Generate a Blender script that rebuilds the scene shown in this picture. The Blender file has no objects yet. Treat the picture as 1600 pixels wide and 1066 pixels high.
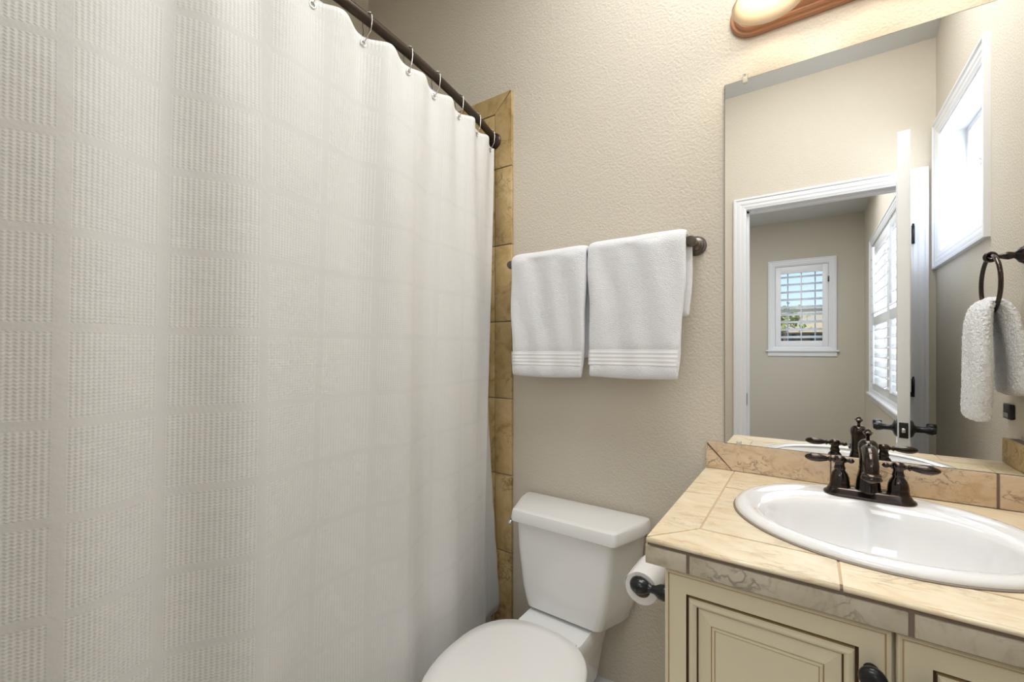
import bpy, bmesh, math, random
from mathutils import Vector, Matrix
random.seed(7)
PI = math.pi
S = bpy.context.scene
COL = S.collection

# ------------------------------------------------------------------ camera
cam_d = bpy.data.cameras.new('camera'); cam = bpy.data.objects.new('camera', cam_d); COL.objects.link(cam)
cam_d.sensor_width = 36.0
cam_d.lens = 672.49 / 1600 * 36
cam_d.shift_y = (544.65 - 533) / 1600
cam_d.clip_start = 0.02
cam.location = (0, -1.3291, 1.22)
cam.rotation_euler = (PI / 2, 0, 0.6023)
S.camera = cam
# ------------------------------------------------------------------ view, world, lights
S.view_settings.view_transform = 'Standard'; S.view_settings.look = 'None'
S.view_settings.gamma = 1.0; S.view_settings.use_curve_mapping = False
S.view_settings.exposure = 0.66
S.cycles.use_denoising = True
S.cycles.max_bounces = 10; S.cycles.diffuse_bounces = 5; S.cycles.glossy_bounces = 6
S.cycles.sample_clamp_indirect = 6.0
W = bpy.data.worlds.new('world'); S.world = W; W.use_nodes = True
wn = W.node_tree.nodes; wl = W.node_tree.links
bg = wn['Background']
tc = wn.new('ShaderNodeTexCoord'); sp = wn.new('ShaderNodeSeparateXYZ'); rp = wn.new('ShaderNodeValToRGB')
wl.new(tc.outputs['Generated'], sp.inputs[0]); wl.new(sp.outputs['Z'], rp.inputs[0]); wl.new(rp.outputs[0], bg.inputs[0])
rp.color_ramp.elements[0].position = 0.0; rp.color_ramp.elements[0].color = (0.62, 0.78, 0.92, 1)
rp.color_ramp.elements[1].position = 0.5; rp.color_ramp.elements[1].color = (0.22, 0.47, 0.85, 1)
bg.inputs[1].default_value = 0.95

def area(name, loc, rot, sx, sy, power, col=(1, 1, 1), spread=PI):
    d = bpy.data.lights.new(name, 'AREA'); d.shape = 'RECTANGLE'; d.size = sx; d.size_y = sy
    d.energy = power; d.color = col; d.spread = spread
    o = bpy.data.objects.new(name, d); COL.objects.link(o); o.location = loc; o.rotation_euler = rot
    return o
area('daylight_bath_window', (0.655, -1.164, 1.945), (0, PI / 2, 0), 0.55, 0.60, 3.0, (0.93, 0.97, 1.0))
area('daylight_bedroom_window', (0.655, -3.09, 1.48), (0, PI / 2, 0), 1.40, 1.95, 13.0, (0.95, 0.98, 1.0))
area('bath_ceiling_fill', (0.0, -0.56, 2.84), (0, 0, 0), 0.85, 0.85, 13.5, (0.97, 0.985, 1.0))  # added soft fill under the ceiling, no fixture there
area('bedroom_ceiling_fill', (-0.35, -2.9, 2.69), (0, 0, 0), 1.4, 1.4, 20.0, (0.98, 0.99, 1.0))  # unseen area light added to brighten the next room
sun_d = bpy.data.lights.new('sun', 'SUN'); sun_d.energy = 2.6; sun_d.angle = 0.01; sun_d.color = (1, 0.96, 0.9)
sun = bpy.data.objects.new('sun', sun_d); COL.objects.link(sun); sun.rotation_euler = (-0.85, 0, 0)   # shines towards -y, down

# ------------------------------------------------------------------ materials
def srgb(r, g, b):
    f = lambda c: (c / 255 / 12.92) if c / 255 <= 0.04045 else ((c / 255 + 0.055) / 1.055) ** 2.4
    return (f(r), f(g), f(b), 1)
MAT = {}
def mat(name, col, rough=0.5, metal=0.0, spec=0.5, coat=0.0, bump=None, trans=0.0, emit=None, estr=0.0, sss=0.0):
    m = bpy.data.materials.new(name); m.use_nodes = True
    nt = m.node_tree; b = nt.nodes['Principled BSDF']
    b.inputs['Base Color'].default_value = col
    b.inputs['Roughness'].default_value = rough; b.inputs['Metallic'].default_value = metal
    b.inputs['Specular IOR Level'].default_value = spec; b.inputs['Coat Weight'].default_value = coat
    b.inputs['Coat Roughness'].default_value = 0.08
    b.inputs['Transmission Weight'].default_value = trans
    if emit: b.inputs['Emission Color'].default_value = emit; b.inputs['Emission Strength'].default_value = estr
    if bump:
        sc, dist, det = bump
        t = nt.nodes.new('ShaderNodeTexCoord'); n = nt.nodes.new('ShaderNodeTexNoise'); bp = nt.nodes.new('ShaderNodeBump')
        n.inputs['Scale'].default_value = sc; n.inputs['Detail'].default_value = det
        nt.links.new(t.outputs['Object'], n.inputs['Vector']); nt.links.new(n.outputs['Fac'], bp.inputs['Height'])
        bp.inputs['Distance'].default_value = dist; bp.inputs['Strength'].default_value = 1.0
        nt.links.new(bp.outputs[0], b.inputs['Normal'])
    MAT[name] = m
    return m

def ramp(nt, fac, stops):
    r = nt.nodes.new('ShaderNodeValToRGB')
    while len(r.color_ramp.elements) > len(stops): r.color_ramp.elements.remove(r.color_ramp.elements[-1])
    while len(r.color_ramp.elements) < len(stops): r.color_ramp.elements.new(1.0)
    for e, (p, c) in zip(r.color_ramp.elements, stops): e.position = p; e.color = c
    nt.links.new(fac, r.inputs[0]); return r.outputs[0]

def travertine(name, base, dark, light, rough=0.35, stretch=(1, 1, 1), scale=9.0, pits=0.35):
    m = mat(name, base, rough, spec=0.5); nt = m.node_tree; L = nt.links; N = nt.nodes; b = N['Principled BSDF']
    t = N.new('ShaderNodeTexCoord'); at = N.new('ShaderNodeAttribute'); at.attribute_name = 'rnd'
    mp = N.new('ShaderNodeMapping'); mp.inputs['Scale'].default_value = stretch
    mul = N.new('ShaderNodeVectorMath'); mul.operation = 'SCALE'; mul.inputs['Scale'].default_value = 13.0
    add = N.new('ShaderNodeVectorMath'); add.operation = 'ADD'
    L.new(at.outputs['Vector'], mul.inputs[0]); L.new(t.outputs['Object'], mp.inputs[0])
    L.new(mp.outputs[0], add.inputs[0]); L.new(mul.outputs[0], add.inputs[1])
    n1 = N.new('ShaderNodeTexNoise'); n1.inputs['Scale'].default_value = scale; n1.inputs['Detail'].default_value = 8; n1.inputs['Distortion'].default_value = 0.9
    n1.inputs['Roughness'].default_value = 0.65
    n2 = N.new('ShaderNodeTexNoise'); n2.inputs['Scale'].default_value = scale * 2.2; n2.inputs['Detail'].default_value = 10; n2.inputs['Distortion'].default_value = 0.7
    for n in (n1, n2): L.new(add.outputs[0], n.inputs['Vector'])
    c1 = ramp(nt, n1.outputs['Fac'], [(0.28, dark), (0.46, base), (0.68, light)])
    v = ramp(nt, n2.outputs['Fac'], [(0.455, (0, 0, 0, 1)), (0.495, (1, 1, 1, 1)), (0.505, (1, 1, 1, 1)), (0.54, (0, 0, 0, 1))])
    n3 = N.new('ShaderNodeTexNoise'); n3.inputs['Scale'].default_value = scale * 0.8; L.new(add.outputs[0], n3.inputs['Vector'])
    gate = ramp(nt, n3.outputs['Fac'], [(0.46, (0, 0, 0, 1)), (0.62, (1, 1, 1, 1))])
    mm = N.new('ShaderNodeMath'); mm.operation = 'MULTIPLY'; L.new(v, mm.inputs[0]); L.new(gate, mm.inputs[1])
    ms = N.new('ShaderNodeMath'); ms.operation = 'MULTIPLY'; ms.inputs[1].default_value = pits; L.new(mm.outputs[0], ms.inputs[0])
    mx = N.new('ShaderNodeMixRGB'); L.new(ms.outputs[0], mx.inputs[0]); L.new(c1, mx.inputs[1]); mx.inputs[2].default_value = tuple(x * 0.45 for x in dark[:3]) + (1,)
    hs = N.new('ShaderNodeHueSaturation'); L.new(mx.outputs[0], hs.inputs['Color'])
    mr = N.new('ShaderNodeMapRange'); mr.inputs[3].default_value = 0.90; mr.inputs[4].default_value = 1.08
    L.new(at.outputs['Fac'], mr.inputs[0]); L.new(mr.outputs[0], hs.inputs['Value'])
    L.new(hs.outputs[0], b.inputs['Base Color'])
    bp = N.new('ShaderNodeBump'); bp.inputs['Distance'].default_value = 0.0006; bp.invert = True
    L.new(mm.outputs[0], bp.inputs['Height']); L.new(bp.outputs[0], b.inputs['Normal'])
    return m

wall_m = mat('wall_paint', srgb(212, 204, 189), 0.85, bump=(150, 0.0022, 2.5), spec=0.12)
bedwall_m = mat('bedroom_wall_paint', srgb(200, 193, 178), 0.75, bump=(120, 0.0012, 2), spec=0.3)
ceil_m = mat('ceiling_paint', srgb(205, 206, 206), 0.85, bump=(90, 0.001, 2))
white_m = mat('white_trim_paint', srgb(232, 233, 236), 0.35)
shut_m = mat('white_shutter_paint', srgb(240, 241, 243), 0.3)
porc_m = mat('white_porcelain', srgb(236, 236, 235), 0.07, coat=0.6)
sinkp_m = mat('white_sink_porcelain', srgb(240, 240, 240), 0.06, coat=0.6)
plast_m = mat('white_seat_plastic', srgb(240, 238, 236), 0.22)
chrome_m = mat('chrome', (0.75, 0.75, 0.75, 1), 0.12, 1.0)
paper_m = mat('toilet_paper', srgb(238, 236, 234), 0.9, bump=(400, 0.0004, 2))
card_m = mat('cardboard_core', srgb(150, 130, 105), 0.9)
black_m = mat('black_hardware', (0.012, 0.012, 0.014, 1), 0.28, 0.3, coat=0.3)
silver_m = mat('silver_plastic', (0.4, 0.4, 0.4, 1), 0.3, 0.6)
grout_m = mat('grout', srgb(134, 116, 104), 0.9, bump=(300, 0.0006, 2))
groutl_m = mat('grout_light', srgb(206, 184, 152), 0.9, bump=(300, 0.0006, 2))
caulk_m = mat('grey_caulk', srgb(150, 140, 128), 0.6)
floor_m = mat('floor_tile', srgb(222, 215, 202), 0.4, bump=(60, 0.001, 2))
carpet_m = mat('bedroom_carpet', srgb(170, 158, 140), 0.95, bump=(500, 0.003, 2))
cab_m = mat('cream_cabinet_paint', srgb(226, 215, 186), 0.38)
glaze_m = mat('brown_glaze', srgb(92, 66, 42), 0.6)
glaze2_m = mat('light_glaze', srgb(186, 158, 112), 0.5)
lamp_wood_m = mat('copper_lamp_metal', srgb(176, 128, 94), 0.42, 0.1)
bulb_m = mat('lit_bulb', (1, 1, 1, 1), 0.4, emit=(1, 0.89, 0.73, 1), estr=19.0)
glassm = mat('window_glass', (1, 1, 1, 1), 0.0)
def make_pane(m):
    nt = m.node_tree; nt.nodes.clear(); o = nt.nodes.new('ShaderNodeOutputMaterial'); mx = nt.nodes.new('ShaderNodeMixShader')
    t = nt.nodes.new('ShaderNodeBsdfTransparent'); g = nt.nodes.new('ShaderNodeBsdfGlossy'); g.inputs['Roughness'].default_value = 0.02
    mx.inputs[0].default_value = 0.06; nt.links.new(t.outputs[0], mx.inputs[1]); nt.links.new(g.outputs[0], mx.inputs[2]); nt.links.new(mx.outputs[0], o.inputs[0])
make_pane(glassm)
mirror_m = mat('mirror_silver', (0.93, 0.94, 0.935, 1), 0.0, 1.0)
mirror_edge_m = mat('mirror_edge', srgb(96, 104, 96), 0.2, 0.3)
clip_m = mat('clear_plastic_clip', srgb(230, 228, 215), 0.15, trans=0.3)
orange_roof_m = mat('tan_roof', srgb(190, 170, 140), 0.9, bump=(3, 0.05, 3))
stucco_m = mat('house_stucco', srgb(150, 140, 126), 0.9)
darkwin_m = mat('dark_window', srgb(60, 68, 84), 0.15)
brick_m = mat('fence_red', srgb(150, 96, 76), 0.9)
leaf_m = mat('green_leaves', srgb(150, 160, 84), 0.8)
trunk_m = mat('bark', srgb(90, 70, 50), 0.9)
ground_m = mat('ground_outside', srgb(150, 145, 120), 0.95)
tub_m = mat('tub_white', srgb(235, 234, 230), 0.15, coat=0.4)

# oil rubbed bronze: dark with copper wear on the edges
def bronze(name, wear=True):
    m = mat(name, (0.05, 0.038, 0.032, 1), 0.17, 0.85, coat=0.4); nt = m.node_tree; L = nt.links; N = nt.nodes; b = N['Principled BSDF']
    g = N.new('ShaderNodeNewGeometry')
    r = ramp(nt, g.outputs['Pointiness'], [(0.50, (0.030, 0.024, 0.022, 1)), (0.58, (0.060, 0.040, 0.030, 1)), (0.72, (0.42, 0.20, 0.11, 1) if wear else (0.12, 0.09, 0.07, 1))])
    L.new(r, b.inputs['Base Color'])
    return m
bronze_m = bronze('oil_rubbed_bronze')
pewter_m = mat('antique_pewter', srgb(108, 101, 94), 0.3, 0.9)
rod_m = mat('dark_bronze_rod', srgb(72, 62, 54), 0.34, 0.7)
ringm = mat('ring_wire', srgb(200, 198, 190), 0.22, 1.0)

# terry towel
def terry(name, sc=420, dist=0.003):
    m = mat(name, srgb(240, 241, 244), 0.95, spec=0.2); nt = m.node_tree; L = nt.links; N = nt.nodes; b = N['Principled BSDF']
    b.inputs['Sheen Weight'].default_value = 0.3
    t = N.new('ShaderNodeTexCoord'); n = N.new('ShaderNodeTexNoise'); n.inputs['Scale'].default_value = sc; n.inputs['Detail'].default_value = 2
    n2 = N.new('ShaderNodeTexNoise'); n2.inputs['Scale'].default_value = 16; n2.inputs['Detail'].default_value = 3
    L.new(t.outputs['Object'], n.inputs['Vector']); L.new(t.outputs['Object'], n2.inputs['Vector'])
    b1 = N.new('ShaderNodeBump'); b1.inputs['Distance'].default_value = dist; L.new(n.outputs['Fac'], b1.inputs['Height'])
    b2 = N.new('ShaderNodeBump'); b2.inputs['Distance'].default_value = 0.018; b2.inputs['Strength'].default_value = 0.25; L.new(n2.outputs['Fac'], b2.inputs['Height']); L.new(b1.outputs[0], b2.inputs['Normal'])
    L.new(b2.outputs[0], b.inputs['Normal']); return m
terry_m = terry('white_terry')
terry2_m = terry('white_shaggy_terry', 170, 0.007)
hem_m = mat('towel_band', srgb(240, 240, 242), 0.7)

# waffle curtain: UV is in metres
def waffle(name):
    m = mat(name, srgb(240, 239, 237), 0.85, spec=0.25); nt = m.node_tree; L = nt.links; N = nt.nodes; b = N['Principled BSDF']
    uv = N.new('ShaderNodeUVMap'); uv.uv_map = 'UVMap'
    sx = N.new('ShaderNodeSeparateXYZ'); L.new(uv.outputs[0], sx.inputs[0])
    def math_(op, a, bb=None, c=None):
        n = N.new('ShaderNodeMath'); n.operation = op
        for i, x in enumerate((a, bb, c)):
            if x is None: continue
            if isinstance(x, (int, float)): n.inputs[i].default_value = x
            else: L.new(x, n.inputs[i])
        return n.outputs[0]
    U, V = sx.outputs['X'], sx.outputs['Y']
    P = 0.1372
    def band(c, ph, w):
        f = math_('FRACT', math_('MULTIPLY_ADD', c, 1 / P, ph)); d = math_('ABSOLUTE', math_('SUBTRACT', f, 0.5))   # 0.5 at band
        n = N.new('ShaderNodeMapRange'); n.interpolation_type = 'SMOOTHSTEP'
        n.inputs[1].default_value = 0.5 - w / P / 2 - 0.01; n.inputs[2].default_value = 0.5 - w / P / 2 + 0.005
        n.inputs[3].default_value = 1; n.inputs[4].default_value = 0; L.new(d, n.inputs[0]); return n.outputs[0]
    bu = band(U, 0.0, 0.016); bv = band(V, -1.250 / P % 1.0, 0.013)
    mask = math_('MULTIPLY', bu, bv)
    # header above z 1.90 is plain with fine ribs
    cu = math_('SINE', math_('MULTIPLY', U, 2 * PI / 0.0068)); cv = math_('SINE', math_('MULTIPLY_ADD', V, 2 * PI / 0.0052, math_('MULTIPLY', cu, 0.9)))
    h = math_('MULTIPLY', math_('ADD', math_('MULTIPLY', cu, 0.65), math_('MULTIPLY', cv, 0.35)), mask)
    n = N.new('ShaderNodeTexNoise'); n.inputs['Scale'].default_value = 26; n.inputs['Detail'].default_value = 4; L.new(uv.outputs[0], n.inputs['Vector'])
    bp = N.new('ShaderNodeBump'); bp.inputs['Distance'].default_value = 0.0007; bp.inputs['Strength'].default_value = 0.5; L.new(h, bp.inputs['Height'])
    b2 = N.new('ShaderNodeBump'); b2.inputs['Distance'].default_value = 0.006; b2.inputs['Strength'].default_value = 0.35; L.new(n.outputs['Fac'], b2.inputs['Height']); L.new(bp.outputs[0], b2.inputs['Normal'])
    L.new(b2.outputs[0], b.inputs['Normal'])
    hh = math_('MULTIPLY_ADD', h, 0.5, 0.5)
    c = ramp(nt, hh, [(0.0, srgb(229, 228, 226)), (0.5, srgb(237, 236, 234)), (1.0, srgb(243, 242, 240))])
    cm = N.new('ShaderNodeMixRGB'); cm.inputs[1].default_value = srgb(233, 232, 230); L.new(mask, cm.inputs[0]); L.new(c, cm.inputs[2]); L.new(cm.outputs[0], b.inputs['Base Color'])
    # a little light comes through the cloth
    out = N['Material Output']; tr = N.new('ShaderNodeBsdfTranslucent'); tr.inputs[0].default_value = (0.85, 0.85, 0.84, 1)
    mx = N.new('ShaderNodeMixShader'); mx.inputs[0].default_value = 0.18
    L.new(b.outputs[0], mx.inputs[1]); L.new(tr.outputs[0], mx.inputs[2]); L.new(mx.outputs[0], out.inputs[0])
    return m
curtain_m = waffle('white_waffle_cloth')
liner_m = mat('grey_white_liner', srgb(205, 206, 206), 0.6)
hemtan_m = mat('liner_edge_tan', srgb(206, 184, 146), 0.8)
# marbled glass shade, lit from inside
shade_m = mat('marbled_glass_shade', srgb(190, 176, 152), 0.25, emit=(1.0, 0.88, 0.70, 1), estr=0.12)
_nt = shade_m.node_tree; _t = _nt.nodes.new('ShaderNodeTexCoord'); _n = _nt.nodes.new('ShaderNodeTexNoise'); _n.inputs['Scale'].default_value = 14; _n.inputs['Distortion'].default_value = 2
_nt.links.new(_t.outputs['Object'], _n.inputs['Vector'])
_c = ramp(_nt, _n.outputs['Fac'], [(0.35, (1.0, 0.80, 0.56, 1)), (0.6, (1.0, 0.93, 0.82, 1))]); _nt.links.new(_c, _nt.nodes['Principled BSDF'].inputs['Emission Color'])

_tr = _nt.nodes.new('ShaderNodeBsdfTranslucent'); _tr.inputs[0].default_value = (0.9, 0.78, 0.6, 1); _mx = _nt.nodes.new('ShaderNodeMixShader'); _mx.inputs[0].default_value = 0.45
_nt.links.new(_nt.nodes['Principled BSDF'].outputs[0], _mx.inputs[1]); _nt.links.new(_tr.outputs[0], _mx.inputs[2]); _nt.links.new(_mx.outputs[0], _nt.nodes['Material Output'].inputs[0])

counter_m = travertine('beige_counter_tile', srgb(232, 215, 182), srgb(213, 184, 142), srgb(240, 227, 202), 0.28, (2.2, 5.0, 5.0), 5.0, 0.25)
edge_m = travertine('shade_toned_edge_tile', srgb(197, 187, 165), srgb(163, 149, 126), srgb(210, 201, 184), 0.35, (1, 1, 1), 12.0, 0.6)  # same beige tile as the top, weaker front light put into a greyer colour
splash_m = travertine('pinkish_splash_tile', srgb(218, 194, 162), srgb(194, 160, 122), srgb(228, 208, 180), 0.3, (1.4, 1, 2.2), 14.0, 0.7)
shower_m = travertine('golden_shower_tile', srgb(192, 164, 112), srgb(146, 112, 66), srgb(208, 184, 138), 0.4, (1, 1, 1), 11.0, 0.6)

# ------------------------------------------------------------------ mesh helpers
WLOC = {}
class MB:
    def __init__(s): s.bm = bmesh.new(); s.rl = s.bm.faces.layers.float.new('rnd'); s.mi = 0; s.r = 0.5
    def _fin(s, faces, smooth=False):
        for f in faces: f.material_index = s.mi; f[s.rl] = s.r; f.smooth = smooth
    def box(s, x0, y0, z0, x1, y1, z1, bev=0.0, seg=2, smooth=False):
        ret = bmesh.ops.create_cube(s.bm, size=1); vs = ret['verts']
        for v in vs:
            v.co = Vector(((x0 + x1) / 2 + v.co.x * (x1 - x0), (y0 + y1) / 2 + v.co.y * (y1 - y0), (z0 + z1) / 2 + v.co.z * (z1 - z0)))
        fs = set(f for v in vs for f in v.link_faces)
        if bev > 0:
            es = set(e for v in vs for e in v.link_edges)
            r = bmesh.ops.bevel(s.bm, geom=list(vs) + list(es), offset=bev, segments=seg, affect='EDGES', profile=0.5)
            fs = set(f for v in r['verts'] for f in v.link_faces) | set(f for f in fs if f.is_valid)
            smooth = True
        s._fin(fs, smooth); return s
    def xbox(s, c, size, M, bev=0.0):   # box centred at c with a 3x3 rotation M
        n0 = len(s.bm.verts); hx, hy, hz = (q / 2 for q in size)
        t = MB(); t.box(-hx, -hy, -hz, hx, hy, hz, bev); t.bm.transform(Matrix.Translation(c) @ M.to_4x4()); s.merge(t); return s
    def merge(s, t):
        vm = {}
        for v in t.bm.verts: vm[v] = s.bm.verts.new(v.co)
        for f in t.bm.faces:
            try: g = s.bm.faces.new([vm[v] for v in f.verts])
            except ValueError: continue
            g.smooth = f.smooth; g.material_index = s.mi if s.mi else f.material_index; g[s.rl] = s.r
        t.bm.free()
    def loft(s, rings, closed=True, caps=True, smooth=True):
        R = [[s.bm.verts.new(p) for p in ring] for ring in rings]; fs = []
        n = len(R[0])
        for a, b in zip(R, R[1:]):
            for i in range(n if closed else n - 1):
                j = (i + 1) % n
                try: fs.append(s.bm.faces.new((a[i], a[j], b[j], b[i])))
                except ValueError: pass
        if caps:
            for r in (R[0], R[-1]):
                try: fs.append(s.bm.faces.new(r))
                except ValueError: pass
        s._fin(fs, smooth); return s
    def lathe(s, prof, c=(0, 0, 0), axis=(0, 0, 1), n=32, caps=True):
        ax = Vector(axis).normalized(); up = Vector((0, 0, 1)) if abs(ax.z) < 0.9 else Vector((1, 0, 0))
        u = ax.cross(up).normalized(); w = ax.cross(u); c = Vector(c)
        rings = [[c + ax * h + (u * math.cos(2 * PI * i / n) + w * math.sin(2 * PI * i / n)) * max(r, 1e-5) for i in range(n)] for r, h in prof]
        return s.loft(rings, True, caps)
    def tube(s, pts, r, n=12, closed=False, caps=True):
        pts = [Vector(p) for p in pts]; N = len(pts); rad = r if isinstance(r, (list, tuple)) else [r] * N
        rings = []; prev = None
        for i, p in enumerate(pts):
            if closed: t = pts[(i + 1) % N] - pts[i - 1]
            else: t = pts[min(i + 1, N - 1)] - pts[max(i - 1, 0)]
            t.normalize()
            if prev is None:
                up = Vector((0, 0, 1)) if abs(t.z) < 0.9 else Vector((1, 0, 0)); u = t.cross(up).normalized()
            else: u = (prev - t * prev.dot(t)).normalized()
            prev = u; w = t.cross(u)
            rings.append([p + (u * math.cos(2 * PI * k / n) + w * math.sin(2 * PI * k / n)) * rad[i] for k in range(n)])
        if closed: rings.append(rings[0]); return s.loft(rings, True, False)
        return s.loft(rings, True, caps)
    def prism(s, poly, lo, hi, axis='z', smooth=False):   # poly: 2D points
        def P(a, b, h): return {'z': (a, b, h), 'y': (a, h, b), 'x': (h, a, b)}[axis]
        return s.loft([[P(a, b, lo) for a, b in poly], [P(a, b, hi) for a, b in poly]], True, True, smooth)
    def panel(s, x0, z0, x1, z1, steps):   # nested rectangles facing -y: steps = (inset, y, material index)
        pts = []
        for ins, y, mi in steps:
            pts.append(([s.bm.verts.new(p) for p in ((x0 + ins, y, z0 + ins), (x1 - ins, y, z0 + ins), (x1 - ins, y, z1 - ins), (x0 + ins, y, z1 - ins))], mi))
        for (a, _), (b, mi) in zip(pts, pts[1:]):
            for i in range(4):
                j = (i + 1) % 4; f = s.bm.faces.new((a[i], a[j], b[j], b[i])); f.material_index = mi
        f = s.bm.faces.new(pts[-1][0]); f.material_index = pts[-1][1]
        return s
    def frame(s, y0, y1, a0, b0, a1, b1, w, axis='y', bev=0.0):   # rectangular frame in plane perpendicular to axis
        def bx(p0, q0, p1, q1):
            if axis == 'y': s.box(p0, y0, q0, p1, y1, q1, bev)
            else: s.box(y0, p0, q0, y1, p1, q1, bev)
        bx(a0, b0, a0 + w, b1); bx(a1 - w, b0, a1, b1); bx(a0 + w, b0, a1 - w, b0 + w); bx(a0 + w, b1 - w, a1 - w, b1)
        return s
    def build(s, name, mats, parent=None, origin=None, sharp=None, subsurf=0, solid=0):
        bmesh.ops.recalc_face_normals(s.bm, faces=s.bm.faces)
        vs = [v.co for v in s.bm.verts]
        lo = Vector([min(v[i] for v in vs) for i in range(3)]); hi = Vector([max(v[i] for v in vs) for i in range(3)])
        o = Vector(origin) if origin is not None else Vector(((lo.x + hi.x) / 2, (lo.y + hi.y) / 2, lo.z))
        bmesh.ops.translate(s.bm, verts=s.bm.verts, vec=-o)
        me = bpy.data.meshes.new(name); s.bm.to_mesh(me); s.bm.free()
        for m in (mats if isinstance(mats, (list, tuple)) else [mats]): me.materials.append(m)
        ob = bpy.data.objects.new(name, me); COL.objects.link(ob); WLOC[ob.name] = o
        if parent is not None:
            ob.parent = parent; ob.location = o - WLOC[parent.name]
        else: ob.location = o
        if sharp is not None:
            for p in me.polygons: p.use_smooth = True
            me.set_sharp_from_angle(angle=math.radians(sharp))
        if solid:
            md = ob.modifiers.new('thickness', 'SOLIDIFY'); md.thickness = solid; md.offset = 0
        if subsurf:
            md = ob.modifiers.new('smooth', 'SUBSURF'); md.levels = subsurf; md.render_levels = subsurf
        return ob
def tag(o, label, cat, group=None, kind=None):
    o['label'] = label; o['category'] = cat
    if group: o['group'] = group
    if kind: o['kind'] = kind
    return o
def thing(name, loc, label, cat, group=None, kind=None):
    o = bpy.data.objects.new(name, None); o.empty_display_size = 0.05; COL.objects.link(o); o.location = loc; WLOC[o.name] = Vector(loc)
    return tag(o, label, cat, group, kind)
def copy_tree(o, parent=None):
    c = o.copy(); COL.objects.link(c)
    if parent is not None: c.parent = parent
    for ch in o.children: copy_tree(ch, c)
    return c

# ------------------------------------------------------------------ dimensions
RW = 0.5085; WD = -1.549; CZ = 2.72; LX = -1.76; FWY = -4.7465; BLX = -2.6
CTR = 0.884   # counter top

# ------------------------------------------------------------------ room shell
def wall_holes(name, axis, c0, c1, a0, a1, z0, z1, holes, m, label):
    """slab with rectangular holes; axis 'x': slab between x=c0..c1 running along y; 'y': along x"""
    b = MB(); As = sorted(set([a0, a1] + [h[0] for h in holes] + [h[1] for h in holes])); Zs = sorted(set([z0, z1] + [h[2] for h in holes] + [h[3] for h in holes]))
    for i in range(len(As) - 1):
        for j in range(len(Zs) - 1):
            am = (As[i] + As[i + 1]) / 2; zm = (Zs[j] + Zs[j + 1]) / 2
            if any(h[0] < am < h[1] and h[2] < zm < h[3] for h in holes): continue
            if axis == 'x': b.box(c0, As[i], Zs[j], c1, As[i + 1], Zs[j + 1])
            else: b.box(As[i], c0, Zs[j], As[i + 1], c1, Zs[j + 1])
    bmesh.ops.remove_doubles(b.bm, verts=b.bm.verts, dist=1e-5)
    seen = {}
    for f in list(b.bm.faces):
        k = tuple(sorted(v.index for v in f.verts))
    b.bm.verts.index_update()
    for f in b.bm.faces: seen.setdefault(tuple(sorted(v.index for v in f.verts)), []).append(f)
    kill = [f for fs in seen.values() if len(fs) > 1 for f in fs]
    if kill: bmesh.ops.delete(b.bm, geom=kill, context='FACES')
    return tag(b.build(name, m), label, 'wall', kind='structure')
wall_holes('wall_back', 'y', 0.0, 0.15, LX - 0.15, RW + 0.16, 0, 3.2, [], wall_m, 'textured beige wall behind the toilet, towel bar and mirror')
BWH = (-1.470, -0.858, 1.665, 2.226)
W3H = (-4.055, -2.125, 0.80, 2.205)
wall_holes('wall_right', 'x', RW, RW + 0.16, FWY - 0.15, 0.0, 0, 3.2, [BWH, W3H], wall_m, 'beige wall with the high bathroom window and towel ring, seen in the mirror')
wall_holes('wall_left', 'x', LX - 0.15, LX, WD, 0.0, 0, 3.2, [], wall_m, 'wall at the far long side of the bathtub')
DOX0, DOX1, DOZ = -0.300, 0.415, 2.035
wall_holes('wall_front', 'y', WD - 0.11, WD, LX - 0.15, RW, 0, CZ, [(DOX0 - 0.02, DOX1 + 0.02, 0, DOZ + 0.02)], wall_m, 'beige wall around the doorway, seen in the mirror')
W2H = (-0.335, 0.205, 1.205, 2.205)
wall_holes('wall_bedroom_far', 'y', FWY - 0.15, FWY, BLX - 0.15, RW, 0, CZ, [W2H], bedwall_m, 'far beige wall of the next room with a small shuttered window')
wall_holes('wall_bedroom_left', 'x', BLX - 0.15, BLX, FWY, WD - 0.11, 0, CZ, [], bedwall_m, 'left wall of the next room')
tag(MB().box(LX - 0.15, WD - 0.11, -0.12, RW + 0.16, 0.15, 0.0).build('floor', floor_m), 'tiled bathroom floor', 'floor', kind='structure')
tag(MB().box(BLX - 0.15, FWY - 0.15, -0.12, RW + 0.16, WD - 0.111, 0.0).build('floor', carpet_m), 'carpeted floor of the next room', 'floor', kind='structure')
tag(MB().box(BLX - 0.15, FWY - 0.15, CZ, RW, WD - 0.10, CZ + 0.10).build('ceiling', ceil_m), 'pale flat ceiling of the next room', 'ceiling', kind='structure')
tag(MB().prism([(WD - 0.10, CZ), (WD, CZ), (0.0, 3.12), (0.0, 3.2), (WD - 0.10, CZ + 0.10)], LX, RW, 'x').build('ceiling', ceil_m), 'pale bathroom ceiling rising towards the mirror wall', 'ceiling', kind='structure')

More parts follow.
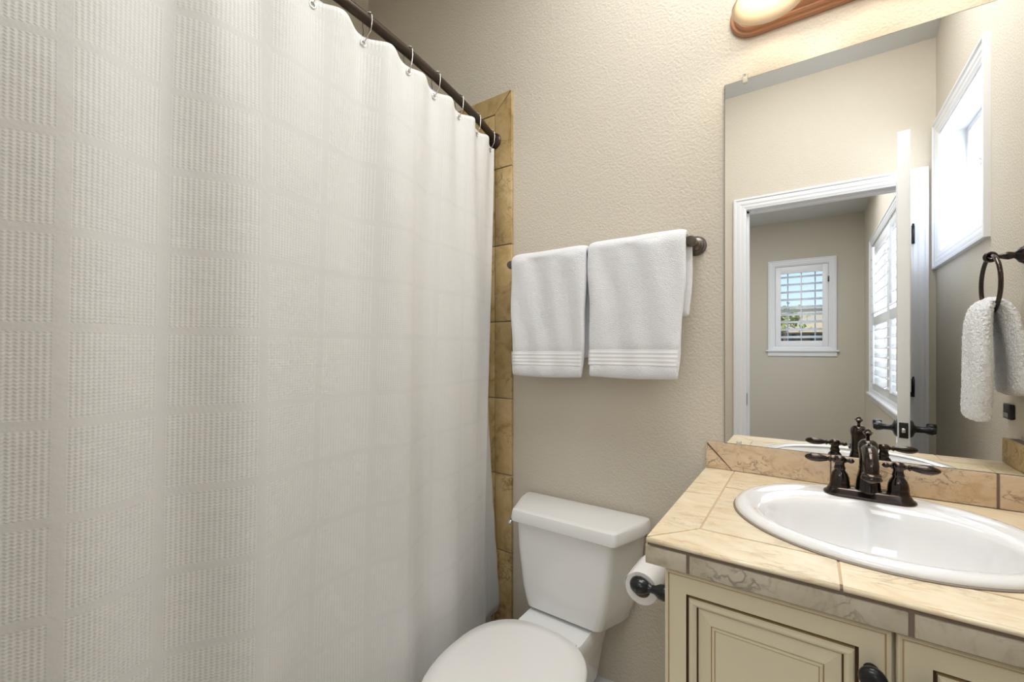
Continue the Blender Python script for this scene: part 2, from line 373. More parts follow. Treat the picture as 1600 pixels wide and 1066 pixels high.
def skirting(name, x0, y0, x1, y1, nx, ny, label, h=0.135):
    """baseboard from (x0,y0) to (x1,y1), n = direction into the room"""
    b = MB(); prof = [(0, 0), (0.014, 0), (0.014, h - 0.035), (0.011, h - 0.030), (0.010, h - 0.012), (0.004, h), (0, h)]
    b.loft([[(x + nx * d, y + ny * d, z) for d, z in prof] for x, y in ((x0, y0), (x1, y1))], True, True, False)
    return tag(b.build(name, white_m), label, 'baseboard', kind='structure')
skirting('baseboard_back', -0.906, 0, -0.209, 0, 0, -1, 'white baseboard behind the toilet', 0.145)
skirting('baseboard_bedroom', BLX, FWY, RW, FWY, 0, 1, 'white baseboard along the far wall of the next room')
skirting('baseboard_bedroom_right', RW, FWY + 0.015, RW, WD - 0.12, -1, 0, 'white baseboard under the large shuttered window')
skirting('baseboard_right', RW, WD + 0.02, RW, -0.57, -1, 0, 'white baseboard on the wall right of the vanity')

# casing with a stepped profile as mitred frames
CAS = [(0.000, 0.000), (0.000, 0.018), (0.010, 0.019), (0.016, 0.013), (0.022, 0.014), (0.034, 0.013), (0.040, 0.010), (0.052, 0.010), (0.058, 0.007), (0.066, 0.006), (0.066, 0.000)]
def casing(b, a0, z0, a1, z1, P, full=True):
    """a0..z1 outer rectangle; P(a, z, d) -> point, d = height above the wall"""
    rings = []
    for ins, d in CAS:
        rings.append((ins, d))
    def corner(k, ins):
        return [(a0 + ins, z0 + (ins if full else 0)), (a0 + ins, z1 - ins), (a1 - ins, z1 - ins), (a1 - ins, z0 + (ins if full else 0))][k]
    segs = [(0, 1), (1, 2), (2, 3)] + ([(3, 0)] if full else [])
    for k0, k1 in segs:
        b.loft([[P(*corner(k, ins), d) for ins, d in rings] for k in (k0, k1)], True, True, False)
# door
tr = MB(); casing(tr, -0.3633, 0.0, 0.4807, 2.1, lambda a, z, d: (a, WD + d, z), False)
tag(tr.build('trim_1', white_m, sharp=20), 'white moulded casing around the bathroom doorway', 'door casing', kind='structure')
tr = MB(); casing(tr, -0.3633, 0.0, 0.4807, 2.1, lambda a, z, d: (a, WD - 0.11 - d, z), False)
tag(tr.build('trim_2', white_m, sharp=20), 'white moulded casing on the next room side of the doorway', 'door casing', kind='structure')
jb = MB()
jb.box(DOX0 - 0.019, WD - 0.109, 0, DOX0, WD - 0.001, DOZ); jb.box(DOX1, WD - 0.109, 0, DOX1 + 0.019, WD - 0.001, DOZ); jb.box(DOX0 - 0.019, WD - 0.109, DOZ, DOX1 + 0.019, WD - 0.001, DOZ + 0.019)
jb.box(DOX0, WD - 0.075, 0, DOX0 + 0.012, WD - 0.040, DOZ); jb.box(DOX1 - 0.012, WD - 0.075, 0, DOX1, WD - 0.040, DOZ); jb.box(DOX0, WD - 0.075, DOZ - 0.012, DOX1, WD - 0.040, DOZ)
J = tag(jb.build('trim_3', white_m), 'white door jamb with stop moulding lining the doorway', 'door jamb', kind='structure')
MB().box(DOX0 - 0.0005, WD - 0.034, 0.885, DOX0 + 0.0035, WD - 0.002, 0.955).build('strike_plate', black_m, J)
# door leaf: open into the room, swung along the line from its hinge
hx, hy = DOX1 - 0.008, WD + 0.012
D1 = thing('door_1', (hx, hy, 0.012), 'white bathroom door standing open, its narrow latch edge facing the mirror', 'door', kind='structure')
dv = Vector((0.2752 + 0.036 - hx, -0.824 - hy, 0)); dl = dv.length; dv.normalize()
R3 = Matrix((( -dv.y, dv.x, 0), (dv.x, dv.y, 0), (0, 0, 1)))   # columns filled below
R3 = Matrix(((dv.x, -dv.y, 0), (dv.y, dv.x, 0), (0, 0, 1)))    # local x along the leaf, local y to its left
def dpt(a, b, z): return Vector((hx, hy, 0)) + dv * a + Vector((-dv.y, dv.x, 0)) * b + Vector((0, 0, z))
lf = MB()
TH = 0.036
lf.xbox(dpt(dl / 2, TH / 2, 1.021), (dl, TH, 2.018), R3, 0.0015)
for sd in (0, 1):   # raised panels on each face
    y = -0.003 if sd == 0 else TH + 0.003
    for z0, z1 in ((0.22, 0.85), (1.05, 1.88)):
        for x0, x1 in ((0.11, dl / 2 - 0.045), (dl / 2 + 0.045, dl - 0.11)):
            lf.xbox(dpt((x0 + x1) / 2, y + (0.003 if sd == 0 else -0.003), (z0 + z1) / 2), (x1 - x0, 0.008, z1 - z0), R3, 0.003)
lf.build('leaf', white_m, D1)
for zz in (0.25, 1.028, 1.777):
    hg = MB(); c = Vector((0.4245, WD + 0.020, zz)); hg.lathe([(0.006, -0.045), (0.006, 0.045)], c, n=12); hg.lathe([(0.002, 0.045), (0.0055, 0.049), (0.003, 0.054)], c, n=12)
    hg.box(DOX1 - 0.012, WD + 0.0185, zz - 0.045, 0.424, WD + 0.0215, zz + 0.045)
    hg.build('hinge', black_m, D1)
zl = 0.915
lp = MB(); lp.xbox(dpt(dl + 0.0006, TH / 2, zl), (0.0022, 0.026, 0.058), R3, 0.001); LP = lp.build('latch_plate', black_m, D1)
lb = MB(); lb.xbox(dpt(dl + 0.005, TH / 2, zl), (0.008, 0.011, 0.016), R3, 0.002); lb.build('latch_bolt', chrome_m, LP)
for sd in (-1, 1):
    h = MB(); base = TH / 2 + sd * TH / 2; nrm = Vector((-dv.y, dv.x, 0)) * sd; c = dpt(dl - 0.060, base, zl)
    h.lathe([(0.033, 0.0), (0.033, 0.004), (0.028, 0.009), (0.014, 0.014), (0.0115, 0.018), (0.0115, 0.040), (0.0150, 0.050), (0.0165, 0.064), (0.0, 0.066)], c, nrm, 24)
    h.xbox(c + nrm * 0.058 - dv * 0.046, (0.116, 0.019, 0.021), R3, 0.005); h.xbox(c + nrm * 0.062 - dv * 0.098, (0.020, 0.030, 0.026), R3, 0.006)
    h.xbox(c + nrm * 0.060 + dv * 0.006, (0.018, 0.024, 0.024), R3, 0.006)
    h.build('door_handle', black_m, D1)

# ------------------------------------------------------------------ bathroom window (seen in the mirror)
Y0, Y1, Z0, Z1 = BWH
Wn = thing('window_1', (RW + 0.06, (Y0 + Y1) / 2, Z0), 'small high white bathroom window on the right wall, bright with daylight', 'window', kind='structure')
b = MB(); casing(b, Y0 - 0.064, Z0 - 0.066, Y1 + 0.065, Z1 + 0.066, lambda a, z, d: (RW - d, a, z), True); b.build('window_casing', white_m, Wn, sharp=20)
b = MB(); b.frame(RW - 0.002, RW + 0.158, Y0, Z0, Y1, Z1, 0.008, 'x'); b.build('window_reveal', white_m, Wn)
b = MB(); b.frame(RW + 0.085, RW + 0.125, Y0 + 0.008, Z0 + 0.008, Y1 - 0.008, Z1 - 0.008, 0.028, 'x', 0.002); b.box(RW + 0.088, Y0 + 0.03, 1.935, RW + 0.118, Y1 - 0.03, 1.962, 0.002)
b.build('window_frame', white_m, Wn)
b = MB(); b.frame(RW + 0.080, RW + 0.104, Y0 + 0.034, Z0 + 0.034, Y1 - 0.034, 1.962, 0.024, 'x', 0.002); SS = b.build('sash', white_m, Wn)
b = MB(); b.box(RW + 0.066, -1.20, 1.962, RW + 0.090, -1.15, 1.976, 0.003); b.tube([(RW + 0.07, -1.175, 1.976), (RW + 0.055, -1.15, 1.978)], 0.003); b.build('sash_latch', silver_m, SS)
b = MB(); b.box(RW + 0.108, Y0 + 0.03, Z0 + 0.03, RW + 0.112, Y1 - 0.03, Z1 - 0.03); b.build('pane', glassm, Wn)

# ------------------------------------------------------------------ shuttered windows of the next room
def louver(b, axis, a0, a1, c, z, tilt, w=0.064, t=0.010):
    """an oval blade; axis 'y': blade runs along x between a0,a1 at y=c; 'x': runs along y at x=c"""
    prof = []
    for k in range(12):
        an = 2 * PI * k / 12; p = math.cos(an) * w / 2; q = math.sin(an) * t / 2
        prof.append((p * math.cos(tilt) - q * math.sin(tilt), p * math.sin(tilt) + q * math.cos(tilt)))
    if axis == 'y': b.loft([[(a, c + p, z + q) for p, q in prof] for a in (a0, a1)])
    else: b.loft([[(c + p, a, z + q) for p, q in prof] for a in (a0, a1)])
# far window
x0, x1, z0, z1 = W2H
W2 = thing('window_2', ((x0 + x1) / 2, FWY, z0), 'small shuttered window on the far wall of the next room, blue sky beyond', 'window', kind='structure')
b = MB(); casing(b, x0 - 0.061, z0 - 0.03, x1 + 0.061, z1 + 0.061, lambda a, z, d: (a, FWY + d, z), True); b.build('window_casing', white_m, W2, sharp=20)
b = MB(); b.box(x0 - 0.085, FWY, z0 - 0.022, x1 + 0.085, FWY + 0.038, z0 - 0.002, 0.004); b.build('window_sill', white_m, W2)
b = MB(); b.box(x0 - 0.065, FWY, z0 - 0.075, x1 + 0.065, FWY + 0.014, z0 - 0.022, 0.002); b.build('apron', white_m, W2)
b = MB(); b.frame(FWY - 0.150, FWY - 0.002, x0, z0, x1, z1, 0.012, 'y'); b.build('window_reveal', white_m, W2)
b = MB(); b.frame(FWY - 0.125, FWY - 0.095, x0 + 0.012, z0 + 0.012, x1 - 0.012, z1 - 0.012, 0.032, 'y')
for xx in (-0.20, -0.065, 0.070): b.box(xx - 0.006, FWY - 0.122, z0 + 0.03, xx + 0.006, FWY - 0.108, z1 - 0.03)
b.box(x0 + 0.03, FWY - 0.125, 1.655, x1 - 0.03, FWY - 0.100, 1.69); b.build('window_frame', white_m, W2)
b = MB(); b.box(x0 + 0.02, FWY - 0.117, z0 + 0.02, x1 - 0.02, FWY - 0.113, z1 - 0.02); b.build('pane', glassm, W2)
sh = MB(); sh.box(x0 + 0.014, FWY - 0.040, z0 + 0.014, x0 + 0.068, FWY - 0.012, z1 - 0.014, 0.002); sh.box(x1 - 0.068, FWY - 0.040, z0 + 0.014, x1 - 0.014, FWY - 0.012, z1 - 0.014, 0.002)
sh.box(x0 + 0.068, FWY - 0.040, z0 + 0.014, x1 - 0.068, FWY - 0.012, z0 + 0.105, 0.002); sh.box(x0 + 0.068, FWY - 0.040, z1 - 0.095, x1 - 0.068, FWY - 0.012, z1 - 0.014, 0.002)
SH = sh.build('shutter', shut_m, W2)
lo, hi = z0 + 0.105, z1 - 0.095; n = 9
for k in range(n):
    l = MB(); louver(l, 'y', x0 + 0.070, x1 - 0.070, FWY - 0.026, lo + (k + 0.5) * (hi - lo) / n, -0.42, 0.064, 0.014); l.build('louver', shut_m, SH)
b = MB(); b.box((x0 + x1) / 2 - 0.006, FWY + 0.006, lo + 0.03, (x0 + x1) / 2 + 0.006, FWY + 0.018, hi - 0.02, 0.002); b.build('tilt_rod', shut_m, SH)
b = MB(); b.box(x1 - 0.018, FWY - 0.012, 1.98, x1 - 0.006, FWY + 0.010, 2.045, 0.002); b.build('hinge', black_m, SH)
# large side window
y0, y1, z0, z1 = W3H
W3 = thing('window_3', (RW, (y0 + y1) / 2, z0), 'large white shuttered window on the right wall of the next room', 'window', kind='structure')
b = MB(); casing(b, y0 - 0.062, z0 - 0.03, y1 + 0.062, z1 + 0.062, lambda a, z, d: (RW - d, a, z), True); b.build('window_casing', white_m, W3, sharp=20)
b = MB(); b.box(RW - 0.04, y0 - 0.09, z0 - 0.022, RW, y1 + 0.09, z0 - 0.002, 0.004); b.build('window_sill', white_m, W3)
b = MB(); b.box(RW - 0.014, y0 - 0.065, z0 - 0.075, RW, y1 + 0.065, z0 - 0.022, 0.002); b.build('apron', white_m, W3)
b = MB(); b.frame(RW + 0.002, RW + 0.150, y0, z0, y1, z1, 0.012, 'x'); b.build('window_reveal', white_m, W3)
b = MB(); b.frame(RW + 0.095, RW + 0.125, y0 + 0.012, z0 + 0.012, y1 - 0.012, z1 - 0.012, 0.03, 'x'); b.box(RW + 0.1, (y0 + y1) / 2 - 0.03, z0 + 0.03, RW + 0.12, (y0 + y1) / 2 + 0.03, z1 - 0.03); b.build('window_frame', white_m, W3)
b = MB(); b.box(RW + 0.108, y0 + 0.02, z0 + 0.02, RW + 0.112, y1 - 0.02, z1 - 0.02); b.build('pane', glassm, W3)
ym = (y0 + y1) / 2; MR = 1.476
for pa, pb in ((y0 + 0.014, ym - 0.002), (ym + 0.002, y1 - 0.014)):
    sh = MB(); X0, X1 = RW + 0.004, RW + 0.032; sw = 0.052
    sh.box(X0, pa, z0 + 0.014, X1, pa + sw, z1 - 0.014, 0.002); sh.box(X0, pb - sw, z0 + 0.014, X1, pb, z1 - 0.014, 0.002)
    for q0, q1 in ((z0 + 0.014, z0 + 0.09), (MR - 0.04, MR + 0.04), (z1 - 0.085, z1 - 0.014)): sh.box(X0, pa + sw, q0, X1, pb - sw, q1, 0.002)
    SH = sh.build('shutter', shut_m, W3)
    for lo, hi, n, ti in ((z0 + 0.09, MR - 0.04, 7, 0.55), (MR + 0.04, z1 - 0.085, 7, 0.62)):
        for k in range(n):
            l = MB(); louver(l, 'x', pa + sw + 0.002, pb - sw - 0.002, (X0 + X1) / 2, lo + (k + 0.5) * (hi - lo) / n, ti, 0.086, 0.011); l.build('louver', shut_m, SH)
        b = MB(); b.box(X0 - 0.048, (pa + pb) / 2 - 0.007, lo + 0.02, X0 - 0.034, (pa + pb) / 2 + 0.007, hi - 0.015, 0.002); b.build('tilt_rod', shut_m, SH)

# ------------------------------------------------------------------ shower: tiles, tub
def tri(b, poly, y0, y1): b.prism(poly, y0, y1, 'y')
TX, TI, TT, TB = -0.908, -0.985, 2.182, 2.112   # outer edge, inner joint, top, lower joint of the border row
T = thing('tile_surround', (-1.33, -0.01, 0.0), 'golden travertine tile surround edging the shower beside the toilet', 'tile surround')
g = MB(); g.box(LX + 0.001, -0.008, 0.0, TX - 0.001, -0.0006, TT - 0.001); g.build('grout_bed', grout_m, T)
b = MB(); G = 0.0018
zj = [1.902, 1.6093, 1.3209, 1.0322, 0.7466, 0.4581, 0.17, 0.0]
b.r = random.random(); b.prism([(TI + G, TB + G * 1), (TX, TT - 0.004), (TX, zj[0] + G), (TI + G, zj[0] + G)], -0.013, -0.0006, 'y')
for za, zb in zip(zj, zj[1:]):
    b.r = random.random(); b.box(TI + G, -0.013, zb + G, TX, -0.0006, za - G, 0.0012)
xe = TI; b.r = random.random(); b.prism([(TI - 0.29, TB + G), (TI, TB + G), (TX - 0.004, TT), (TI - 0.29, TT)], -0.013, -0.0006, 'y')
x = TI - 0.29
while x > LX + 0.01:
    xa = max(x - 0.29, LX + 0.001); b.r = random.random(); b.box(xa + G, -0.013, TB + G, x - G, -0.0006, TT, 0.001); x = xa
b.build('border_tiles', shower_m, T)
b = MB()
for i, (za, zb) in enumerate(zip([TB] + zj, zj)):
    x = TI - (0.0 if i % 2 else 0.0)
    while x > LX + 0.01:
        xa = max(x - 0.29, LX + 0.001); b.r = random.random(); b.box(xa + G, -0.012, zb + G, x - G, -0.0006, za - G, 0.001); x = xa
b.build('field_tiles', shower_m, T)
# tub
TBX = thing('bathtub', (-1.37, -0.775, 0.0), 'white bathtub behind the shower curtain', 'bathtub')
b = MB()
def rr(x0, y0, x1, y1, r, z, n=6):
    pts = []
    for cx, cy, a0 in ((x1 - r, y1 - r, 0), (x0 + r, y1 - r, PI / 2), (x0 + r, y0 + r, PI), (x1 - r, y0 + r, 1.5 * PI)):
        for k in range(n + 1):
            a = a0 + PI / 2 * k / n; pts.append((cx + r * math.cos(a), cy + r * math.sin(a), z))
    return pts
ax0, ax1, ay0, ay1 = LX + 0.003, -0.995, WD + 0.003, -0.014
b.loft([rr(ax0, ay0, ax1, ay1, 0.01, 0), rr(ax0, ay0, ax1, ay1, 0.01, 0.42), rr(ax0 + 0.008, ay0 + 0.008, ax1 - 0.008, ay1 - 0.008, 0.02, 0.432),
        rr(ax0 + 0.06, ay0 + 0.07, ax1 - 0.07, ay1 - 0.07, 0.12, 0.432), rr(ax0 + 0.08, ay0 + 0.09, ax1 - 0.09, ay1 - 0.09, 0.13, 0.40), rr(ax0 + 0.13, ay0 + 0.2, ax1 - 0.13, ay1 - 0.16, 0.13, 0.12), rr(ax0 + 0.2, ay0 + 0.3, ax1 - 0.2, ay1 - 0.25, 0.1, 0.09)])
b.build('tub_body', tub_m, TBX, sharp=50)

# ------------------------------------------------------------------ curtain rod, rings, curtain
RZ = 2.013
def rodx(y): u = (y + 0.775) / 0.775; return -0.985 + 0.112 * (1 - u * u)
CR = thing('curtain_rod', (-0.93, -0.775, RZ), 'curved dark bronze shower rod running from the tiled wall', 'curtain rod')
ys = [-0.013 - (1.549 - 0.014) * k / 48 for k in range(49)]
b = MB(); b.tube([(rodx(y), y, RZ) for y in ys], 0.0125, 20); b.build('rod', rod_m, CR, sharp=60)
for y, s_ in ((-0.013, -1), (WD, 1)):
    b = MB(); b.lathe([(0.030, 0), (0.030, 0.005), (0.027, 0.008), (0.026, 0.012), (0.019, 0.016), (0.018, 0.024), (0.0135, 0.028), (0.0135, 0.035)], (-0.985, y, RZ - 0.004), (0, s_, 0)); b.build('flange', rod_m, CR, sharp=40)
gy = [-0.060, -0.178, -0.294, -0.418, -0.536, -0.672, -0.806, -0.94, -1.07, -1.20, -1.33, -1.46]
GZ = 1.950
def foldamp(z): t = max(0.0, min(1.0, (2.0 - z) / 1.8)); return t
def cx_(y, z):
    """curtain surface x"""
    t = foldamp(z + 0.012); base = rodx(y) + 0.013
    w1 = math.cos(2 * PI * (y + 0.060) / 0.126)             # ring pitch scallop
    w2 = math.sin(2 * PI * y / 0.31 + 0.6 + 0.9 * t) + 0.5 * math.sin(2 * PI * y / 0.193 + 2.0 - 1.1 * t)
    w3 = math.sin(2 * PI * y / 0.52 + 1.1)
    hold = -0.013 * (1 - t) ** 7
    return base + hold * w1 + (0.003 + (0.0075 + 0.008 * min(1, max(0, (-0.3 - y) / 0.5))) * min(1, t * 4 + 0.1)) * w2 + 0.010 * t * w3
def topz(y):
    # scallop: high at the rings, sagging between
    d = min(abs(y - g_) for g_ in gy)
    return 1.973 - 0.007 + 0.007 * math.sin(min(1, d / 0.063) * PI / 2) ** 2 + (0.0)
yend = lambda z: -0.040 - 0.070 * min(1.0, max(0.0, (1.985 - z) / 1.4)) ** 1.0
BY_ = [-0.30, -0.4277, -0.545, -0.655, -0.80, -0.926, -1.065, -1.188]
def uwarp(y):   # cloth gathered unevenly: positions of the woven bands along the rod
    P_ = 0.1372; n = len(BY_)
    if y > BY_[0]: return (BY_[0] - y) / 0.130 * P_
    for k in range(n - 1):
        if y >= BY_[k + 1]: return P_ * (k + (BY_[k] - y) / (BY_[k] - BY_[k + 1]))
    return P_ * (n - 1 + (BY_[-1] - y) / 0.130)
b = MB(); uvl = b.bm.loops.layers.uv.new('UVMap')
NY, NZ = 420, 150; YL = -1.50
grid = []
for j in range(NZ + 1):
    row = []; v = j / NZ
    for i in range(NY + 1):
        u = i / NY
        zt = topz(-0.045 + (YL + 0.045) * u); z = zt + (0.205 - zt) * v
        ye = yend(z); y = ye + (YL - ye) * u
        row.append(b.bm.verts.new((cx_(y, z), y, z)))
    grid.append(row)
# arc length along u at mid height
arc = [0.0]
for i in range(NY):
    p, q = grid[60][i].co, grid[60][i + 1].co; arc.append(arc[-1] + math.hypot(p.x - q.x, p.y - q.y))
for j in range(NZ):
    for i in range(NY):
        f = b.bm.faces.new((grid[j][i], grid[j + 1][i], grid[j + 1][i + 1], grid[j][i + 1])); f.smooth = True
        for lp_, (jj, ii) in zip(f.loops, ((j, i), (j + 1, i), (j + 1, i + 1), (j, i + 1))): lp_[uvl].uv = (uwarp(grid[60][ii].co.y), grid[jj][ii].co.z)
SC = thing('shower_curtain', (-0.90, -0.775, 0.205), 'long white waffle-weave shower curtain hanging from the curved rod', 'shower curtain')
b.build('curtain_cloth', curtain_m, SC, solid=0.0016)
for y in gy:
    y = y - 0.010; z = GZ; x = cx_(y, z) + 0.0018
    g = MB(); c = Vector((x, y, z)); g.tube([c + Vector((0.0, 0.0065 * math.cos(a), 0.0065 * math.sin(a))) for a in [2 * PI * k / 20 for k in range(20)]], 0.0022, 8, True)
    g.build('grommet', chrome_m, SC)
# rings
ring0 = None
order = ['first', 'second', 'third', 'fourth', 'fifth', 'sixth', 'seventh']
for i, y in enumerate(gy):
    xr = rodx(y); yg = y - 0.010; xg = cx_(yg, GZ) + 0.002
    lab = ('wire curtain ring on the dark rod, %s from the tiled wall' % order[i]) if i < 7 else 'wire curtain ring on the rod beyond the top left of the photo'
    t = thing('curtain_ring', (xr, y, RZ), lab, 'curtain ring', 'wire rings along the shower rod')
    b = MB(); pts = []
    for k in range(15):
        a = PI * k / 14; pts.append((xr + 0.0175 * math.cos(a), y, RZ + 0.016 * math.sin(a)))
    front = [(xr + 0.018, y, RZ - 0.012), (xr + 0.020, y - 0.005, GZ + 0.025), (xg + 0.004, yg, GZ + 0.002), (xg - 0.002, yg, GZ - 0.004), (xg - 0.010, yg, GZ), (xr - 0.015, y, RZ - 0.026), (xr - 0.018, y, RZ - 0.01)]
    b.tube(list(reversed(pts)) + front, 0.0011, 6, True); b.build('wire', ringm, t)
    b = MB()
    for k in range(5):
        a = PI * (0.26 + 0.12 * k); b.lathe([(0.0001, -0.0026), (0.0018, -0.002), (0.0027, 0), (0.0018, 0.002), (0.0001, 0.0026)], (xr + 0.0158 * math.cos(a), y, RZ + 0.0158 * math.sin(a)), (0, 1, 0), 8)
    b.build('roller_beads', ringm, t)
# liner behind the curtain, spreading to the wall at the bottom
LN = thing('shower_liner', (-0.94, -0.775, 0.24), 'grey-white inner shower liner showing under the rod and along the tiled edge', 'shower liner')
b = MB(); rows = []
for j in range(61):
    v = j / 60; row = []
    for i in range(241):
        u = i / 240; z = 1.980 + (0.235 - 1.980) * v
        t = max(0.0, min(1.0, (1.5 - z) / 1.26)); ye = -0.105 + 0.092 * t + 0.0025 * math.sin(z * 46) * t
        y = ye + (YL - ye) * u
        k = min(1.0, max(0.0, (y + 0.16) / 0.14))
        x = rodx(y) - 0.012 + 0.006 * math.sin(2 * PI * y / 0.21) + 0.035 * t * k
        x = min(x, cx_(min(y, yend(z)), z) - 0.006) if y < yend(z) else x
        row.append((x, y, z))
    rows.append(row)
V = [[b.bm.verts.new(p) for p in r] for r in rows]
for j in range(60):
    for i in range(240):
        f = b.bm.faces.new((V[j][i], V[j + 1][i], V[j + 1][i + 1], V[j][i + 1])); f.smooth = True
b.build('liner_sheet', liner_m, LN, solid=0.001)
b = MB(); b.tube([(r[0][0], r[0][1] + 0.0005, r[0][2]) for r in rows], 0.0016, 6); b.build('edge_hem', hemtan_m, LN)

# ------------------------------------------------------------------ towel bar and bath towels
BZ, BY = 1.512, -0.072
TBR = thing('towel_bar', (-0.57, 0, BZ), 'brushed pewter towel bar with round stepped wall mount above the toilet', 'towel bar')
for x in (-0.266, -0.866):
    b = MB(); b.lathe([(0.0, 0), (0.0275, 0.0), (0.0285, 0.003), (0.0275, 0.006), (0.0225, 0.0075), (0.0225, 0.011), (0.0205, 0.013), (0.0165, 0.0145), (0.016, 0.018), (0.0135, 0.020), (0.010, 0.024), (0.008, 0.032), (0.0075, 0.042), (0.0095, 0.046), (0.0095, 0.050), (0.0125, 0.055), (0.0145, 0.064), (0.0145, 0.078), (0.012, 0.084), (0.0, 0.0865)], (x, 0, BZ + 0.004), (0, -1, 0), 32)
    b.build('wall_mount', pewter_m, TBR, sharp=40)
b = MB(); b.tube([(-0.866, BY, BZ + 0.002), (-0.266, BY, BZ + 0.002)], 0.008, 16); b.build('bar', pewter_m, TBR)

def bath_towel(name, xa, xb, zf, zb_, zt, label, seed, skew=0.0, xback=0.0, band=True):
    """folded towel over the bar: several layers; front hem at zf, back at zb_, top zt"""
    rnd = random.Random(seed); ph = [rnd.uniform(0, 6) for _ in range(8)]
    t = thing(name, ((xa + xb) / 2, BY, BZ), label, 'bath towel', 'white bath towels on the bar')
    b = MB(); R = 0.021
    # outer shell path in (y,z) from front bottom, over the bar, to back bottom, with thickness
    th = 0.026
    path = []
    nf = 26; top = zt - 0.0
    for k in range(nf): path.append((BY - R, zf + (top - R - zf) * k / (nf - 1), 'f', k / (nf - 1)))
    for k in range(1, 12):
        a = PI - PI * k / 12; path.append((BY + R * math.cos(a), top - R + R * math.sin(a), 't', 0))
    for k in range(16): path.append((BY + R - 0.001, top - R - (top - R - zb_) * k / 15, 'b', 1 - k / 15))
    nu = 40; rings = []
    m = len(path)
    def dirn(i):
        p, q = path[max(i - 1, 0)], path[min(i + 1, m - 1)]; d = Vector((q[0] - p[0], q[1] - p[1])).normalized(); return Vector((d.y, -d.x))
    def off(u, z, side):
        w = 0.0035 * math.sin(5 * u + ph[0] + 3 * (z - zf)) + 0.0028 * math.sin(11 * u + ph[1] - 9 * (z - zf)) + 0.0022 * math.sin(19 * u + 14 * z + ph[2])
        return w * (1 if side == 'f' else 0.4)
    outer = []; inner = []
    for i, (y, z, sd, kk) in enumerate(path):
        nn = dirn(i); ro = []; ri = []
        for j in range(nu + 1):
            u = j / nu
            d = zt - z
            xl = xa + 0.004 * math.sin(9 * z + ph[3]) + 0.002 * math.sin(31 * z + ph[5]); xr = xb - skew * max(0, d) + 0.004 * math.sin(8 * z + ph[4]) + 0.002 * math.sin(27 * z + ph[6])
            if sd == 'b': xr += xback; xl += xback * 0.3
            x = xl + (xr - xl) * u
            e = min(u, 1 - u) * nu; thick = th * (0.55 + 0.45 * min(1, e / 3) ** 0.5)
            if kk < 0.06 and sd != 't': thick *= 0.75
            pf = 0.0
            if band and sd == 'f':
                zz = z - zf
                if 0.040 < zz < 0.082: pf = -0.0035
                elif zz <= 0.040: pf = 0.003 * math.sin(zz / 0.040 * PI)
            o_ = off(u, z, sd) * (0.3 if sd == 't' else 1) + pf
            # nn points to the outside on the front side (towards -y)
            zz_ = z - 0.004 * math.sin(PI * u) * (1 if kk < 0.05 and sd == 'f' else 0)
            ro.append(Vector((x, y - 0 + (-nn.x if False else 0), zz_)) + Vector((0, 1, 0)) * (-(nn.x) * (thick / 2 + o_)) * -1 * -1 + Vector((0, 0, 1)) * (-(nn.y) * (thick / 2 + o_) * -1 * -1))
            ri.append(Vector((x, y, zz_)) - (Vector((0, -(nn.x), -(nn.y))) * (thick / 2 - 0.5 * o_)))
        outer.append(ro); inner.append(ri)
    vo = [[b.bm.verts.new(p) for p in r] for r in outer]; vi = [[b.bm.verts.new(p) for p in r] for r in inner]
    fs = []
    for i in range(m - 1):
        for j in range(nu):
            fs.append(b.bm.faces.new((vo[i][j], vo[i][j + 1], vo[i + 1][j + 1], vo[i + 1][j]))); fs.append(b.bm.faces.new((vi[i][j], vi[i + 1][j], vi[i + 1][j + 1], vi[i][j + 1])))
        fs.append(b.bm.faces.new((vo[i][0], vo[i + 1][0], vi[i + 1][0], vi[i][0]))); fs.append(b.bm.faces.new((vo[i][nu], vi[i][nu], vi[i + 1][nu], vo[i + 1][nu])))
    for j in range(nu):
        fs.append(b.bm.faces.new((vo[0][j], vi[0][j], vi[0][j + 1], vo[0][j + 1]))); fs.append(b.bm.faces.new((vo[m - 1][j], vo[m - 1][j + 1], vi[m - 1][j + 1], vi[m - 1][j])))
    for f in fs: f.smooth = True
    b.build('towel_cloth', terry_m, t, subsurf=1)
    # woven band with ribs, following the front
    wv = MB(); yy = BY - R - th / 2 - 0.0005
    prof = []
    for k in range(29):
        zz = 0.036 + 0.046 * k / 28; rib = 0.0005 * math.sin(k / 28 * 2 * PI * 4.0) + 0.0006; prof.append((rib, zf + zz))
    nn_ = 30; rows_ = []
    for rib, z in prof:
        row = []
        for j in range(nn_ + 1):
            u = j / nn_; d = zt - z
            xl = xa + 0.004 * math.sin(9 * z + ph[3]); xr = xb - skew * d + 0.004 * math.sin(8 * z + ph[4])
            e = min(u, 1 - u) * nn_; x = xl + 0.001 + (xr - xl - 0.002) * u
            row.append((x, yy - off(u, z, 'f') - rib + 0.0015 + 0.003 * max(0, 1 - e / 1.5), z))
        rows_.append(row)
    V = [[wv.bm.verts.new(p) for p in r] for r in rows_]
    for i in range(len(V) - 1):
        for j in range(nn_):
            f = wv.bm.faces.new((V[i][j], V[i][j + 1], V[i + 1][j + 1], V[i + 1][j])); f.smooth = True
    wv.build('woven_band', hem_m, t, solid=0.001)
    return t
bath_towel('bath_towel', -0.846, -0.567, 1.128, 1.19, 1.5355, 'white bath towel, the left and narrower of the two on the bar', 3, 0.040, 0.012)
bath_towel('bath_towel', -0.561, -0.273, 1.134, 1.31, 1.540, 'white bath towel, the right and nearer of the two on the bar', 11, 0.050, 0.008)

